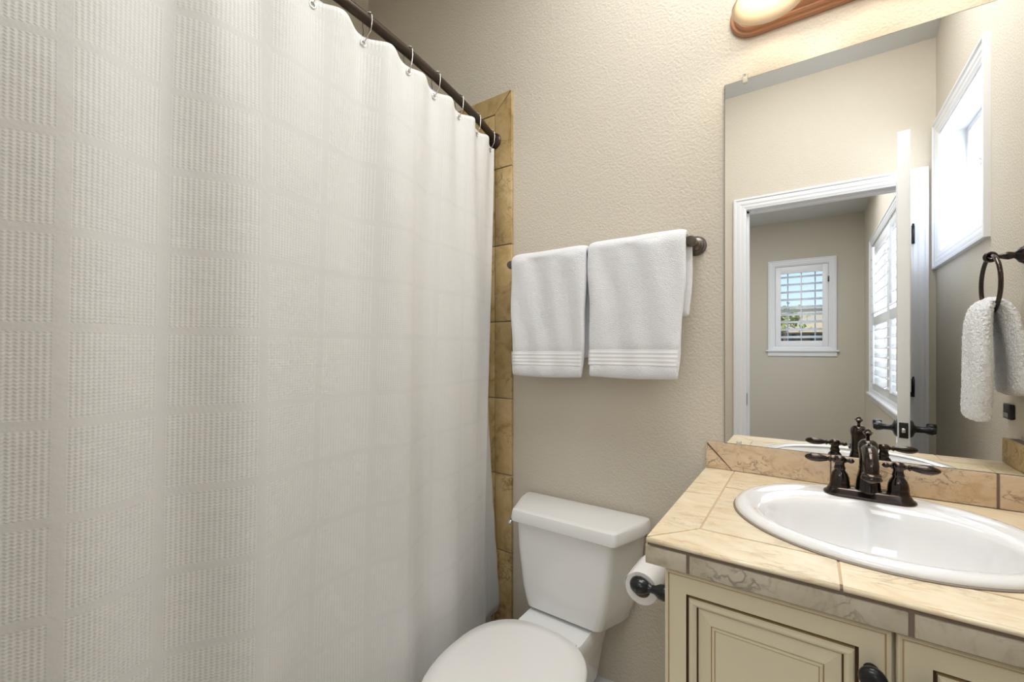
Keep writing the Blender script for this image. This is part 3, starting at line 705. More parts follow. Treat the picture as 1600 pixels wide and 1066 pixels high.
# ------------------------------------------------------------------ toilet
TLX = -0.613
TO = thing('toilet', (TLX, -0.36, 0), 'white two-piece toilet with closed lid between curtain and vanity', 'toilet')
def tank_ring(bw, fw, yb, yf, z, r=0.02, n=6, cxo=0.0):
    """plan of the tank: wide at the back, side walls slant to a narrower front face; rounded corners"""
    P = [(bw, yb), (bw, yb - 0.045), (fw, yf), (-fw, yf), (-bw, yb - 0.045), (-bw, yb)]
    out = []
    rad = [0.008, 0.03, r, r, 0.03, 0.008]
    for i in range(6):
        p0, p1, p2 = Vector(P[i - 1]), Vector(P[i]), Vector(P[(i + 1) % 6])
        a = p1 + (p0 - p1).normalized() * rad[i]; c = p1 + (p2 - p1).normalized() * rad[i]
        for k in range(n + 1):
            t = k / n; q = a * (1 - t) ** 2 + p1 * 2 * t * (1 - t) + c * t * t
            bow = 0.0
            out.append((TLX + cxo + q.x, q.y, z))
    return out
b = MB()
b.loft([tank_ring(0.150, 0.108, -0.03, -0.165, 0.398), tank_ring(0.166, 0.121, -0.024, -0.180, 0.408), tank_ring(0.183, 0.137, -0.02, -0.183, 0.47), tank_ring(0.198, 0.152, -0.018, -0.182, 0.58), tank_ring(0.206, 0.160, -0.016, -0.180, 0.668)])
b.build('tank', porc_m, TO, sharp=45)
b = MB()
b.loft([tank_ring(0.210, 0.165, -0.012, -0.186, 0.664, 0.014), tank_ring(0.221, 0.174, -0.008, -0.192, 0.668, 0.014), tank_ring(0.222, 0.1755, -0.007, -0.1925, 0.676, 0.012), tank_ring(0.219, 0.1735, -0.009, -0.189, 0.695, 0.012), tank_ring(0.217, 0.172, -0.010, -0.187, 0.701, 0.012), tank_ring(0.213, 0.169, -0.013, -0.183, 0.7045, 0.012), tank_ring(0.205, 0.162, -0.018, -0.176, 0.7060, 0.012)])
b.build('tank_lid', porc_m, TO, sharp=28)
b = MB(); b.lathe([(0.009, 0), (0.009, 0.004), (0.004, 0.006), (0.004, 0.012)], (-0.804, -0.125, 0.648), (-1, 0, 0), 16)
b.tube([(-0.815, -0.122, 0.648), (-0.817, -0.135, 0.647), (-0.817, -0.150, 0.643), (-0.815, -0.158, 0.639)], [0.005, 0.0065, 0.0075, 0.005], 10); b.build('flush_lever', chrome_m, TO)
BX = -0.620
def egg(w, yb, yf, z, ymid=None, n=48, pb=2.6, cx=BX):
    ymid = ymid if ymid is not None else yb + (yf - yb) * 0.42
    out = []
    for k in range(n):
        a = 2 * PI * k / n; c, s = math.cos(a), math.sin(a)
        if s >= 0: # back half: squarer
            x = w * math.copysign(abs(c) ** (2 / pb), c); y = ymid + (yb - ymid) * abs(s) ** (2 / pb)
        else:
            x = w * math.copysign(abs(c) ** (2 / 2.1), c); y = ymid + (yf - ymid) * abs(s) ** (2 / 2.1)
        out.append((cx + x, y, z))
    return out
b = MB()
b.loft([egg(0.115, -0.06, -0.55, 0.0, -0.25, pb=4), egg(0.110, -0.06, -0.55, 0.03, -0.25, pb=4), egg(0.092, -0.07, -0.53, 0.10, -0.27, pb=4), egg(0.093, -0.07, -0.55, 0.18, -0.3, pb=3.5), egg(0.115, -0.14, -0.62, 0.26, -0.36, pb=2.6),
        egg(0.150, -0.19, -0.67, 0.33, -0.42, pb=2.2), egg(0.170, -0.225, -0.69, 0.365, -0.44, pb=2.2), egg(0.175, -0.235, -0.695, 0.376, -0.44, pb=2.3), egg(0.170, -0.24, -0.69, 0.381, -0.44, pb=2.3)])
b.build('bowl', porc_m, TO, sharp=60)
b = MB(); rings = []
for z, gx, gy0, gy1 in ((0.20, 0.080, -0.05, -0.20), (0.30, 0.094, -0.035, -0.24), (0.36, 0.108, -0.03, -0.262), (0.388, 0.108, -0.03, -0.27), (0.397, 0.104, -0.034, -0.267)):
    rings.append([(TLX - 0.008 + x * 1.0, y, zz) for x, y, zz in rr(-gx, gy1, gx, gy0, 0.03, z)])
b.loft(rings); b.build('tank_deck', porc_m, TO, sharp=45)
b = MB(); b.loft([egg(0.176, -0.262, -0.69, 0.382, -0.45, pb=2.7), egg(0.181, -0.257, -0.695, 0.386, -0.45, pb=2.7), egg(0.181, -0.257, -0.695, 0.394, -0.45, pb=2.7), egg(0.177, -0.262, -0.69, 0.398, -0.45, pb=2.7)]); b.build('seat', plast_m, TO, sharp=60)
b = MB(); b.loft([egg(0.178, -0.252, -0.692, 0.400, -0.45, pb=2.5), egg(0.184, -0.246, -0.700, 0.403, -0.45, pb=2.5), egg(0.184, -0.246, -0.700, 0.409, -0.45, pb=2.5), egg(0.180, -0.250, -0.696, 0.414, -0.45, pb=2.5), egg(0.150, -0.285, -0.66, 0.417, -0.45, pb=2.4), egg(0.05, -0.4, -0.52, 0.419, -0.45, pb=2.0)])
b.build('seat_lid', plast_m, TO, sharp=60)
for x in (-0.075, 0.075):
    b = MB(); b.box(BX + x - 0.02, -0.262, 0.390, BX + x + 0.02, -0.246, 0.402, 0.004); b.build('seat_hinge', plast_m, TO)

# ------------------------------------------------------------------ vanity
VX0, VX1, VF = -0.212, RW - 0.002, -0.522
V = thing('vanity_cabinet', (0.15, -0.26, 0.0), 'cream glazed raised-panel vanity cabinet with round dark knobs under the countertop', 'cabinet')
b = MB(); b.box(VX0, VF, 0.09, VX0 + 0.018, -0.002, 0.836); b.box(VX1 - 0.018, VF, 0.09, VX1, -0.002, 0.836); b.box(VX0 + 0.018, VF, 0.09, VX1 - 0.018, VF + 0.018, 0.836); b.box(VX0 + 0.018, -0.008, 0.09, VX1 - 0.018, -0.002, 0.836); b.box(VX0 + 0.018, VF + 0.018, 0.09, VX1 - 0.018, -0.008, 0.108); b.box(VX0 + 0.01, VF + 0.06, 0.0, VX1, -0.01, 0.09); b.build('body', [cab_m], V)
def cab_door(x0, z0, x1, z1, knobx, knobz, name='door'):
    y = VF - 0.020
    b = MB()
    st = [(0.0, VF - 0.001, 0), (0.0, y + 0.004, 0), (0.0015, y + 0.001, 0), (0.004, y, 0), (0.0062, y + 0.001, 0), (0.0068, y + 0.0025, 2), (0.0078, y + 0.0025, 2), (0.0085, y + 0.0015, 0),
          (0.0365, y + 0.0015, 0), (0.0368, y + 0.008, 1), (0.0405, y + 0.008, 1), (0.0410, y + 0.001, 2), (0.0430, y - 0.002, 0), (0.0480, y - 0.0035, 0), (0.0520, y - 0.001, 0), (0.0535, y + 0.002, 0), (0.0540, y + 0.006, 1), (0.0556, y + 0.006, 1),
          (0.0562, y + 0.005, 0), (0.0765, y - 0.0005, 0), (0.0770, y + 0.0008, 2), (0.0780, y + 0.0008, 2), (0.0785, y - 0.0015, 0), (0.0805, y - 0.002, 0), (0.0820, y - 0.0015, 0), (0.0825, y - 0.0002, 2), (0.0832, y - 0.0002, 2), (0.0836, y - 0.001, 0)]
    b.panel(x0, z0, x1, z1, st)
    d = b.build(name, [cab_m, glaze_m, glaze2_m], V)
    k = MB(); k.lathe([(0.009, 0), (0.007, 0.003), (0.006, 0.010), (0.009, 0.014), (0.0155, 0.018), (0.0165, 0.022), (0.0155, 0.026), (0.011, 0.029), (0.005, 0.0305), (0, 0.031)], (knobx, y + 0.001, knobz), (0, -1, 0), 28); k.build('knob', black_m, d)
    return d
cab_door(VX0 + 0.001, 0.12, 0.0965, 0.829, 0.0735, 0.7665)
cab_door(0.1005, 0.12, 0.4085, 0.829, 0.1275, 0.7615)
b = MB(); b.box(0.411, VF - 0.004, 0.12, VX1, VF, 0.829, 0.001); b.build('filler_strip', cab_m, V)

# countertop
CX0, CX1, CF = -0.2376, RW - 0.002, -0.5605
CT = thing('countertop', (0.13, -0.28, 0.836), 'beige travertine tiled countertop around the sink, shade painted into its front edge', 'countertop')
g = 0.0019
SXC, SYC, SA, SB = 0.1065, -0.268, 0.238, 0.214    # sink
HA, HB = SA - 0.022, SB - 0.022                     # cut-out
# grout slab with a hole for the bowl
def slab_with_hole(b, x0, y0, x1, y1, z0, z1, n=48):
    ring = [(SXC + HA * math.cos(2 * PI * k / n), SYC + HB * math.sin(2 * PI * k / n)) for k in range(n)]
    def edge(px, py):
        dx, dy = px - SXC, py - SYC; t = 1e9
        if dx > 1e-9: t = min(t, (x1 - SXC) / dx)
        if dx < -1e-9: t = min(t, (x0 - SXC) / dx)
        if dy > 1e-9: t = min(t, (y1 - SYC) / dy)
        if dy < -1e-9: t = min(t, (y0 - SYC) / dy)
        return (SXC + dx * t, SYC + dy * t)
    out = [edge(*p) for p in ring]
    # snap nearest to corners
    for c in ((x0, y0), (x1, y0), (x1, y1), (x0, y1)):
        k = min(range(n), key=lambda i: (out[i][0] - c[0]) ** 2 + (out[i][1] - c[1]) ** 2); out[k] = c
    O1 = [b.bm.verts.new((x, y, z1)) for x, y in out]; I1 = [b.bm.verts.new((x, y, z1)) for x, y in ring]
    O0 = [b.bm.verts.new((x, y, z0)) for x, y in out]; I0 = [b.bm.verts.new((x, y, z0)) for x, y in ring]
    for k in range(n):
        j = (k + 1) % n
        for q in ((O1[k], O1[j], I1[j], I1[k]), (O0[k], I0[k], I0[j], O0[j]), (O0[k], O0[j], O1[j], O1[k]), (I0[k], I1[k], I1[j], I0[j])): b.bm.faces.new(q)
b = MB(); slab_with_hole(b, CX0 + 0.004, CF + 0.006, CX1, -0.002, 0.8365, CTR - 0.0015); b.build('grout_bed', [groutl_m], CT)
# top tiles as polygons clipped outside the sink hole (ellipse) - clipped in mesh form
def clip_tile(b, poly, z0, z1, rndv):
    """extrude poly; drop the part inside the ellipse by boolean-free scan: subdivide and project"""
    t = MB(); vs = [t.bm.verts.new((x, y, z1)) for x, y in poly]; t.bm.faces.new(vs)
    # cut with a fan of vertical planes tangent to the ellipse and delete what lies inside
    n = 40
    for k in range(n):
        a = 2 * PI * (k + 0.5) / n; nx, ny = math.cos(a) / HA, math.sin(a) / HB; l = math.hypot(nx, ny)
        co = Vector((SXC + HA * math.cos(a), SYC + HB * math.sin(a), z1))
        # only cut faces near this tangent point
        geom = t.bm.verts[:] + t.bm.edges[:] + t.bm.faces[:]
        bmesh.ops.bisect_plane(t.bm, geom=geom, plane_co=co, plane_no=Vector((nx / l, ny / l, 0)), clear_inner=False, clear_outer=False)
    kill = []
    for f in t.bm.faces:
        c = f.calc_center_median()
        if ((c.x - SXC) / HA) ** 2 + ((c.y - SYC) / HB) ** 2 < 1.0: kill.append(f)
    bmesh.ops.delete(t.bm, geom=kill, context='FACES')
    if not t.bm.faces: t.bm.free(); return
    bmesh.ops.dissolve_limit(t.bm, angle_limit=0.001, verts=t.bm.verts, edges=t.bm.edges)
    bmesh.ops.triangulate(t.bm, faces=[f for f in t.bm.faces if len(f.verts) > 4])
    r = bmesh.ops.extrude_face_region(t.bm, geom=t.bm.faces[:]); nv = [e for e in r['geom'] if isinstance(e, bmesh.types.BMVert)]
    bmesh.ops.translate(t.bm, verts=nv, vec=(0, 0, z0 - z1))
    b.r = rndv; b.merge(t)
gx1 = -0.1655; gyf = -0.4700
b = MB(); zt0, zt1 = CTR - 0.008, CTR
# left border column: mitred at the front corner
clip_tile(b, [(CX0, -0.2655 + g), (gx1 - g, -0.2480 + g), (gx1 - g, -0.0135), (CX0, -0.0135)], zt0, zt1, 0.62)
clip_tile(b, [(CX0, CF + 0.004), (gx1 - g, gyf + 0.001), (gx1 - g, -0.2480 - g), (CX0, -0.2655 - g)], zt0, zt1, 0.45)
# front border row
clip_tile(b, [(CX0 + 0.003, CF), (0.0393 - g, CF), (0.0393 - g, gyf - g), (gx1 - g + 0.0005, gyf - g)], zt0, zt1, 0.5)
clip_tile(b, [(0.0393 + g, CF), (0.33 - g, CF), (0.33 - g, gyf - g), (0.0393 + g, gyf - g)], zt0, zt1, 0.8)
clip_tile(b, [(0.33 + g, CF), (CX1, CF), (CX1, gyf - g), (0.33 + g, gyf - g)], zt0, zt1, 0.3)
# field
for ya, yb in ((gyf + g, -0.1764 - g), (-0.1764 + g, -0.0135)):
    xs = [gx1 + g, 0.128, 0.42, CX1]
    for xa, xb in zip(xs, xs[1:]): clip_tile(b, [(xa + 0 * g, ya), (xb - 2 * g, ya), (xb - 2 * g, yb), (xa, yb)], zt0, zt1, random.random())
b.build('top_tiles', [counter_m], CT)
# front edge: bullnose lip of the top tiles and the front tiles with shade in their colour
b = MB()
for xa, xb, rv in ((CX0 + 0.001, 0.0393 - g, 0.5), (0.0393 + g, 0.33 - g, 0.8), (0.33 + g, CX1, 0.3)):
    b.r = rv; b.prism([(CF, CTR - 0.008), (CF - 0.0035, CTR - 0.0075), (CF - 0.0045, CTR - 0.005), (CF - 0.0035, CTR - 0.0018), (CF, CTR)], xa, xb, 'x', True)
b.build('edge_lip', counter_m, CT)
b = MB(); b.box(CX0 + 0.002, CF + 0.0015, 0.838, CX1, CF + 0.012, CTR - 0.006); b.box(CX0 + 0.0015, CF + 0.003, 0.838, CX0 + 0.012, -0.002, CTR - 0.002); b.build('edge_grout', grout_m, CT)
b = MB()
for xa, xb, rv in ((CX0 - 0.001, -0.1672 - 0.0025, 0.7), (-0.1672 + 0.0025, 0.1129 - 0.003, 0.35), (0.1129 + 0.003, 0.400, 0.55), (0.406, CX1, 0.2)):
    b.r = rv; b.box(xa, CF - 0.002, 0.8385, xb, CF + 0.006, CTR - 0.0145, 0.0012)
b.box(CX0 - 0.002, CF + 0.0005, 0.8385, CX0 + 0.006, -0.27, CTR - 0.0135, 0.001); b.r = 0.5; b.box(CX0 - 0.002, -0.265, 0.8385, CX0 + 0.006, -0.003, CTR - 0.0135, 0.001)
b.build('front_edge_tiles', [edge_m], CT)
# backsplash
BS = thing('backsplash', (0.13, -0.006, CTR), 'low travertine tile backsplash with a mitred left corner under the mirror', 'backsplash')
BT = 0.9565
b = MB(); b.box(CX0 + 0.002, -0.009, CTR, CX1, -0.001, BT - 0.001); b.build('grout_bed', grout_m, BS)
b = MB(); mx_ = -0.1715; e = 0.0016
b.r = 0.75; b.prism([(CX0, CTR + 0.001), (mx_ - e, CTR + 0.001), (CX0, BT - 0.006)], -0.0125, -0.002, 'y')
b.r = 0.55; b.prism([(mx_ + e, CTR + 0.001), (0.0463 - e, CTR + 0.001), (0.0463 - e, BT), (CX0 + 0.002, BT)], -0.0125, -0.002, 'y')
b.r = 0.25; b.box(0.0463 + e, -0.0125, CTR + 0.001, 0.3281 - 0.0025, -0.002, BT, 0.0008)
b.r = 0.1; b.box(0.3281 + 0.0025, -0.0125, CTR + 0.001, CX1 - 0.03, -0.002, BT, 0.0008)
b.build('splash_tiles', splash_m, BS)
SS_ = thing('side_splash', (RW - 0.015, -0.28, CTR), 'golden tile side splash on the right wall, seen at the mirror corner', 'backsplash')
b = MB(); b.box(RW - 0.030, CF + 0.004, CTR + 0.0005, RW - 0.001, -0.014, BT - 0.001); b.build('grout_bed', grout_m, SS_)
b = MB(); b.r = 0.4; b.box(RW - 0.034, CF + 0.001, CTR + 0.001, RW - 0.022, -0.30, BT, 0.002); b.r = 0.9; b.box(RW - 0.034, -0.297, CTR + 0.001, RW - 0.022, -0.014, BT, 0.002); b.build('splash_tiles', shower_m, SS_)

# ------------------------------------------------------------------ sink
SK = thing('sink', (SXC, SYC, CTR), 'white oval drop-in porcelain sink in the countertop', 'sink')
def el(a_, b_, z, cy=SYC, n=96): return [(SXC + a_ * math.cos(2 * PI * k / n), cy + b_ * math.sin(2 * PI * k / n), z) for k in range(n)]
b = MB()
rings = [el(SA - 0.026, SB - 0.026, CTR - 0.004), el(SA - 0.002, SB - 0.002, CTR + 0.0012), el(SA, SB, CTR + 0.004), el(SA - 0.003, SB - 0.003, CTR + 0.010), el(SA - 0.010, SB - 0.010, CTR + 0.0142), el(SA - 0.018, SB - 0.018, CTR + 0.0150),
         el(SA - 0.026, SB - 0.026, CTR + 0.0135, SYC), el(SA - 0.036, SB - 0.040, CTR + 0.0105, SYC - 0.008), el(0.194, 0.156, CTR + 0.009, -0.302), el(0.187, 0.149, CTR + 0.006, -0.303), el(0.181, 0.143, CTR - 0.002, -0.303), el(0.174, 0.136, CTR - 0.025, -0.302), el(0.160, 0.124, CTR - 0.065, -0.300), el(0.130, 0.100, CTR - 0.105, -0.297), el(0.080, 0.062, CTR - 0.130, -0.294), el(0.025, 0.025, CTR - 0.138, -0.292)]
b.loft(rings, True, False); b.loft([el(0.025, 0.025, CTR - 0.138, -0.292), el(0.018, 0.018, CTR - 0.142, -0.292)]); b.build('basin', sinkp_m, SK, sharp=70)
b = MB(); b.lathe([(0.021, 0), (0.022, 0.002), (0.018, 0.003), (0.012, 0.002), (0.0, 0.004)], (SXC, -0.292, CTR - 0.1395), n=24); b.build('drain', bronze_m, SK)
b = MB(); b.loft([el(SA - 0.004, SB - 0.004, CTR + 0.0002), el(SA + 0.0028, SB + 0.0028, CTR + 0.0004), el(SA + 0.0005, SB + 0.0005, CTR + 0.0028), el(SA - 0.004, SB - 0.004, CTR + 0.0018)], True, False); b.build('caulk_line', caulk_m, SK)

# ------------------------------------------------------------------ faucet
FX, FY, FZ = 0.1085, -0.112, CTR + 0.0115
F = thing('faucet', (FX, FY, FZ), 'dark oil-rubbed bronze centerset faucet with two lever handles', 'faucet')
def stad(hw, hr, z, n=12):
    pts = []
    for sx, a0 in ((1, -PI / 2), (-1, PI / 2)):
        for k in range(n + 1):
            a = a0 + PI * k / n; pts.append((FX + sx * (hw - hr) + hr * math.cos(a), FY + hr * math.sin(a), z))
    return pts
b = MB(); b.loft([stad(0.079, 0.0285, FZ - 0.002), stad(0.080, 0.0295, FZ + 0.001), stad(0.0785, 0.028, FZ + 0.004), stad(0.074, 0.0245, FZ + 0.007), stad(0.071, 0.0225, FZ + 0.013), stad(0.068, 0.020, FZ + 0.016)])
b.build('base_plate', bronze_m, F, sharp=60)
bell = [(0.0200, 0.012), (0.0205, 0.016), (0.0192, 0.019), (0.0185, 0.022), (0.0182, 0.030), (0.0170, 0.040), (0.0140, 0.049), (0.0105, 0.054), (0.0098, 0.057), (0.0112, 0.060), (0.0100, 0.063), (0.0088, 0.068), (0.0092, 0.073), (0.0112, 0.0775), (0.0118, 0.082), (0.0100, 0.0865), (0.0055, 0.0895), (0.0, 0.0905)]
for sx, ang in ((-1, PI + 0.06), (1, -0.05)):
    hx_ = FX + sx * 0.0495
    b = MB(); b.lathe([(r, h * 0.93) for r, h in bell], (hx_, FY, FZ), n=32); H = b.build('handle_bell', bronze_m, F, sharp=60)
    d = Vector((math.cos(ang), math.sin(ang), 0.0)); c = Vector((hx_, FY, FZ + 0.0735))
    b = MB()
    b.lathe([(0.0050, 0.006), (0.0062, 0.010), (0.0040, 0.013), (0.0040, 0.015), (0.0066, 0.017), (0.0066, 0.019), (0.0044, 0.021), (0.0062, 0.026), (0.0088, 0.036), (0.0096, 0.044), (0.0088, 0.053), (0.0062, 0.060), (0.0030, 0.0645), (0.0, 0.0655)], c, d, 20)
    b.lathe([(0.0044, 0.006), (0.0058, 0.010), (0.0036, 0.013), (0.0036, 0.015), (0.0054, 0.018), (0.0056, 0.021), (0.0040, 0.0245), (0.0, 0.027)], c, -d, 20)
    b.build('lever', bronze_m, H, sharp=60)
b = MB(); b.lathe([(0.0235, 0.012), (0.0238, 0.016), (0.0222, 0.019), (0.0215, 0.030), (0.0195, 0.044), (0.0170, 0.055), (0.0160, 0.060), (0.0168, 0.063), (0.0158, 0.067), (0.0155, 0.085), (0.0160, 0.095), (0.0172, 0.102), (0.0178, 0.109), (0.0165, 0.117), (0.0120, 0.123), (0.0060, 0.126), (0.0, 0.127)], (FX, FY, FZ), n=36); b.build('spout_post', bronze_m, F, sharp=60)
b = MB(); pts = []; rad = []
for k in range(15):
    t = k / 14; a = PI * 0.5 * (1 - t * 1.15)
    pts.append((FX, FY - 0.010 - 0.052 * math.cos(a) , FZ + 0.062 + 0.040 * math.sin(a) + 0.004)); rad.append(0.0140 - 0.0015 * t)
pts = [(FX, FY + 0.000, FZ + 0.108)] + pts; rad = [0.0150] + rad
pts.append((FX, FY - 0.0625, FZ + 0.056)); rad.append(0.0125)
b.tube(pts, rad, 24)
b.lathe([(0.0130, 0.0), (0.0172, 0.002), (0.0180, 0.005), (0.0158, 0.008), (0.0150, 0.011), (0.0165, 0.013), (0.0140, 0.016)], (FX, FY - 0.0625, FZ + 0.050), n=28)
b.build('spout', bronze_m, F, sharp=60)
b = MB(); b.lathe([(0.0035, 0.120), (0.0035, 0.132), (0.0052, 0.134), (0.0085, 0.138), (0.0095, 0.1405), (0.0060, 0.143), (0.0045, 0.1445), (0.0050, 0.147), (0.0, 0.149)], (FX, FY + 0.003, FZ), n=24); b.build('lift_knob', bronze_m, F, sharp=60)

# ------------------------------------------------------------------ mirror
M0, M1, MZ0, MZ1 = -0.1917, 0.4985, 0.9568, 1.953
MR_ = thing('wall_mirror', (0.15, 0, MZ0), 'large frameless rectangular mirror above the sink', 'mirror')
b = MB(); b.box(M0, -0.0058, MZ0, M1, -0.0008, MZ1); b.build('glass_edge', mirror_edge_m, MR_)
b = MB(); b.box(M0 + 0.0012, -0.0063, MZ0 + 0.0012, M1 - 0.0012, -0.0056, MZ1 - 0.0012); b.build('mirror_face', mirror_m, MR_)
for x, z, s_ in ((-0.1405, MZ1, 1), (-0.1555, MZ0 + 0.003, -1), (0.43, MZ1, 1)):
    b = MB(); b.box(x - 0.006, -0.0115, z - 0.012 if s_ > 0 else z - 0.004, x + 0.006, -0.0064, z + 0.004 if s_ > 0 else z + 0.007, 0.0015)
    if s_ > 0:
        b.box(x - 0.006, -0.0095, z + 0.0015, x + 0.006, -0.0005, z + 0.016, 0.0015); b.lathe([(0.003, 0), (0.003, 0.001), (0, 0.0018)], (x, -0.0095, z + 0.0115), (0, -1, 0), 12)
    b.build('mirror_clip', clip_m, MR_)

# ------------------------------------------------------------------ vanity light
VL = thing('vanity_light', (0.125, 0, 2.122), 'copper-toned vanity light bar with marbled bell glass shades above the mirror', 'vanity light')
b = MB()
def stady(hw, hr, y, n=14):
    pts = []
    for sx, a0 in ((1, -PI / 2), (-1, PI / 2)):
        for k in range(n + 1):
            a = a0 + PI * k / n; pts.append((0.125 + sx * (hw - hr) + hr * math.cos(a), y, 2.122 + hr * math.sin(a)))
    return pts
b.loft([stady(0.303, 0.060, -0.001), stady(0.303, 0.060, -0.006), stady(0.299, 0.056, -0.010), stady(0.293, 0.050, -0.011), stady(0.291, 0.048, -0.016), stady(0.286, 0.043, -0.019), stady(0.281, 0.038, -0.019), stady(0.278, 0.035, -0.025), stady(0.272, 0.029, -0.029)])
b.build('back_plate', lamp_wood_m, VL, sharp=30)
for x in (-0.080, 0.125, 0.330):
    b = MB(); b.tube([(x, -0.028, 2.122), (x, -0.055, 2.130), (x, -0.085, 2.150), (x, -0.105, 2.172), (x, -0.115, 2.168)], 0.007, 12); b.lathe([(0.020, 0), (0.022, 0.006), (0.016, 0.022), (0.010, 0.03)], (x, -0.120, 2.142), n=20)
    A = b.build('lamp_arm', lamp_wood_m, VL)
    b = MB(); pr_ = [(0.022, 0.0), (0.030, -0.012), (0.046, -0.034), (0.058, -0.056), (0.068, -0.075), (0.078, -0.092), (0.0755, -0.0925), (0.065, -0.074), (0.055, -0.054), (0.043, -0.032), (0.027, -0.011), (0.019, -0.001)]
    b.lathe(pr_, (x, -0.122, 2.150), n=40, caps=False); b.build('lamp_shade', shade_m, A)
    b = MB(); b.lathe([(0.0001, -0.078), (0.012, -0.075), (0.021, -0.066), (0.025, -0.054), (0.023, -0.040), (0.015, -0.022), (0.012, -0.006), (0.0001, -0.004)], (x, -0.122, 2.150), n=24); b.build('bulb', bulb_m, A)

# ------------------------------------------------------------------ toilet paper
HX, HY, HZ = -0.318, -0.352, 0.678
H = thing('toilet_paper_holder', (VX0, -0.29, HZ), 'black two-post toilet paper holder on the side of the vanity', 'toilet paper holder')
for y in (HY, HY + 0.135):
    b = MB(); b.lathe([(0.022, 0), (0.022, 0.004), (0.017, 0.008), (0.009, 0.013), (0.008, 0.020), (0.010, 0.030), (0.0155, 0.040), (0.0175, 0.050), (0.0155, 0.060), (0.0095, 0.070), (0.0085, 0.078), (0.0120, 0.086), (0.0165, 0.094), (0.0190, 0.104), (0.0180, 0.114), (0.0135, 0.122), (0.005, 0.1265), (0, 0.127)], (VX0 - 0.0005, y, HZ), (-1, 0, 0), 28); b.build('post', black_m, H, sharp=50)
b = MB(); b.tube([(HX, HY + 0.01, HZ), (HX, HY + 0.13, HZ)], 0.007, 14); b.build('roller', black_m, H)
RL = thing('toilet_paper_roll', (HX, -0.29, HZ - 0.035), 'small white toilet paper roll hanging from the black holder', 'toilet paper roll')
b = MB(); ya, yb = HY + 0.012, HY + 0.122; ro, ri = 0.037, 0.021
n = 48; rings = []
for rr_, yy in ((ri, ya), (ro, ya), (ro, yb), (ri, yb), (ri, ya)): rings.append([(HX + rr_ * math.cos(2 * PI * k / n), yy, HZ - 0.0134 + rr_ * math.sin(2 * PI * k / n)) for k in range(n)])
b.loft(rings, True, False); b.build('paper', paper_m, RL, sharp=40)
b = MB(); b.tube([(HX, ya + 0.001, HZ - 0.0134), (HX, yb - 0.001, HZ - 0.0134)], 0.0208, 32, caps=False); b.build('core', card_m, RL, solid=0.0006)
b = MB(); st = []
for k in range(9): a = PI * 0.80 + k * 0.05; st.append((HX + (ro + 0.0006 + 0.0004 * k) * math.cos(a), HZ - 0.0134 + (ro + 0.0006 + 0.0004 * k) * math.sin(a)))
xx, zz = st[-1]; st += [(xx - 0.001, zz - 0.006), (xx, zz - 0.014)]
b.loft([[(x, ya, z) for x, z in st], [(x, yb, z) for x, z in st]], False, False); b.build('loose_sheet', paper_m, RL, solid=0.0006)

# ------------------------------------------------------------------ towel ring and hand towel on the right wall (seen in the mirror)
TY, TZ, TXX = -0.505, 1.486, 0.438
TR = thing('towel_ring', (RW, TY, TZ), 'dark bronze towel ring on the right wall, seen in the mirror', 'towel ring')
b = MB(); b.lathe([(0.0, 0), (0.028, 0.0), (0.028, 0.004), (0.024, 0.008), (0.021, 0.014), (0.012, 0.020), (0.009, 0.024), (0.0105, 0.030), (0.0115, 0.036), (0.0085, 0.046), (0.0055, 0.054), (0.0055, 0.058)], (RW, TY, TZ), (-1, 0, 0), 28); b.build('wall_mount', bronze_m, TR, sharp=50)
b = MB(); b.tube([(TXX + 0.011 * math.sin(a) * 1, TY, TZ + 0.011 * math.cos(a)) for a in [2 * PI * k / 20 for k in range(20)]], 0.0055, 10, True); b.build('eye', bronze_m, TR)
b = MB(); b.tube([(TXX, TY + 0.082 * math.sin(a), TZ - 0.080 + 0.082 * math.cos(a)) for a in [2 * PI * k / 48 for k in range(48)]], 0.0055, 12, True); b.build('ring', bronze_m, TR)
HT = thing('hand_towel', (TXX, TY, 1.0), 'shaggy white hand towel pulled through the dark ring, seen in the mirror', 'hand towel')
b = MB(); RB = TZ - 0.160    # bottom of ring
rings = []
path = [(-0.036, 1.012, 0.082, 0.016), (-0.037, 1.03, 0.090, 0.020), (-0.036, 1.10, 0.092, 0.020), (-0.033, 1.18, 0.088, 0.020), (-0.030, 1.26, 0.080, 0.020), (-0.024, 1.32, 0.070, 0.020), (-0.012, 1.348, 0.062, 0.018), (0.000, 1.354, 0.058, 0.017),
        (0.014, 1.348, 0.064, 0.017), (0.028, 1.32, 0.084, 0.017), (0.036, 1.26, 0.104, 0.018), (0.040, 1.18, 0.112, 0.018), (0.041, 1.12, 0.113, 0.018), (0.041, 1.085, 0.108, 0.016)]
m_ = len(path)
for i, (dx, z, hw, ht) in enumerate(path):
    p, q = path[max(0, i - 1)], path[min(m_ - 1, i + 1)]; t = Vector((q[0] - p[0], 0, q[1] - p[1])).normalized(); nn = Vector((t.z, 0, -t.x)); ring = []
    for k in range(28):
        a = 2 * PI * k / 28; u = math.copysign(abs(math.cos(a)) ** 0.7, math.cos(a)); v = math.copysign(abs(math.sin(a)) ** 0.7, math.sin(a))
        wob = 1 + 0.22 * math.sin(3.1 * u * 2 + z * 14)
        sh = 0.022 * (1 if dx < 0 else -0.6) * min(1, max(0, (1.34 - z) / 0.15))
        ring.append(Vector((TXX + dx, TY + hw * u + sh, z)) + nn * (ht * v * wob))
    rings.append(ring)
b.loft(rings); tw = b.build('towel_cloth', terry2_m, HT, subsurf=4)
tx = bpy.data.textures.new('pile', 'CLOUDS'); tx.noise_scale = 0.006; dm = tw.modifiers.new('pile', 'DISPLACE'); dm.texture = tx; dm.strength = 0.007; dm.mid_level = 0.5; dm.texture_coords = 'LOCAL'
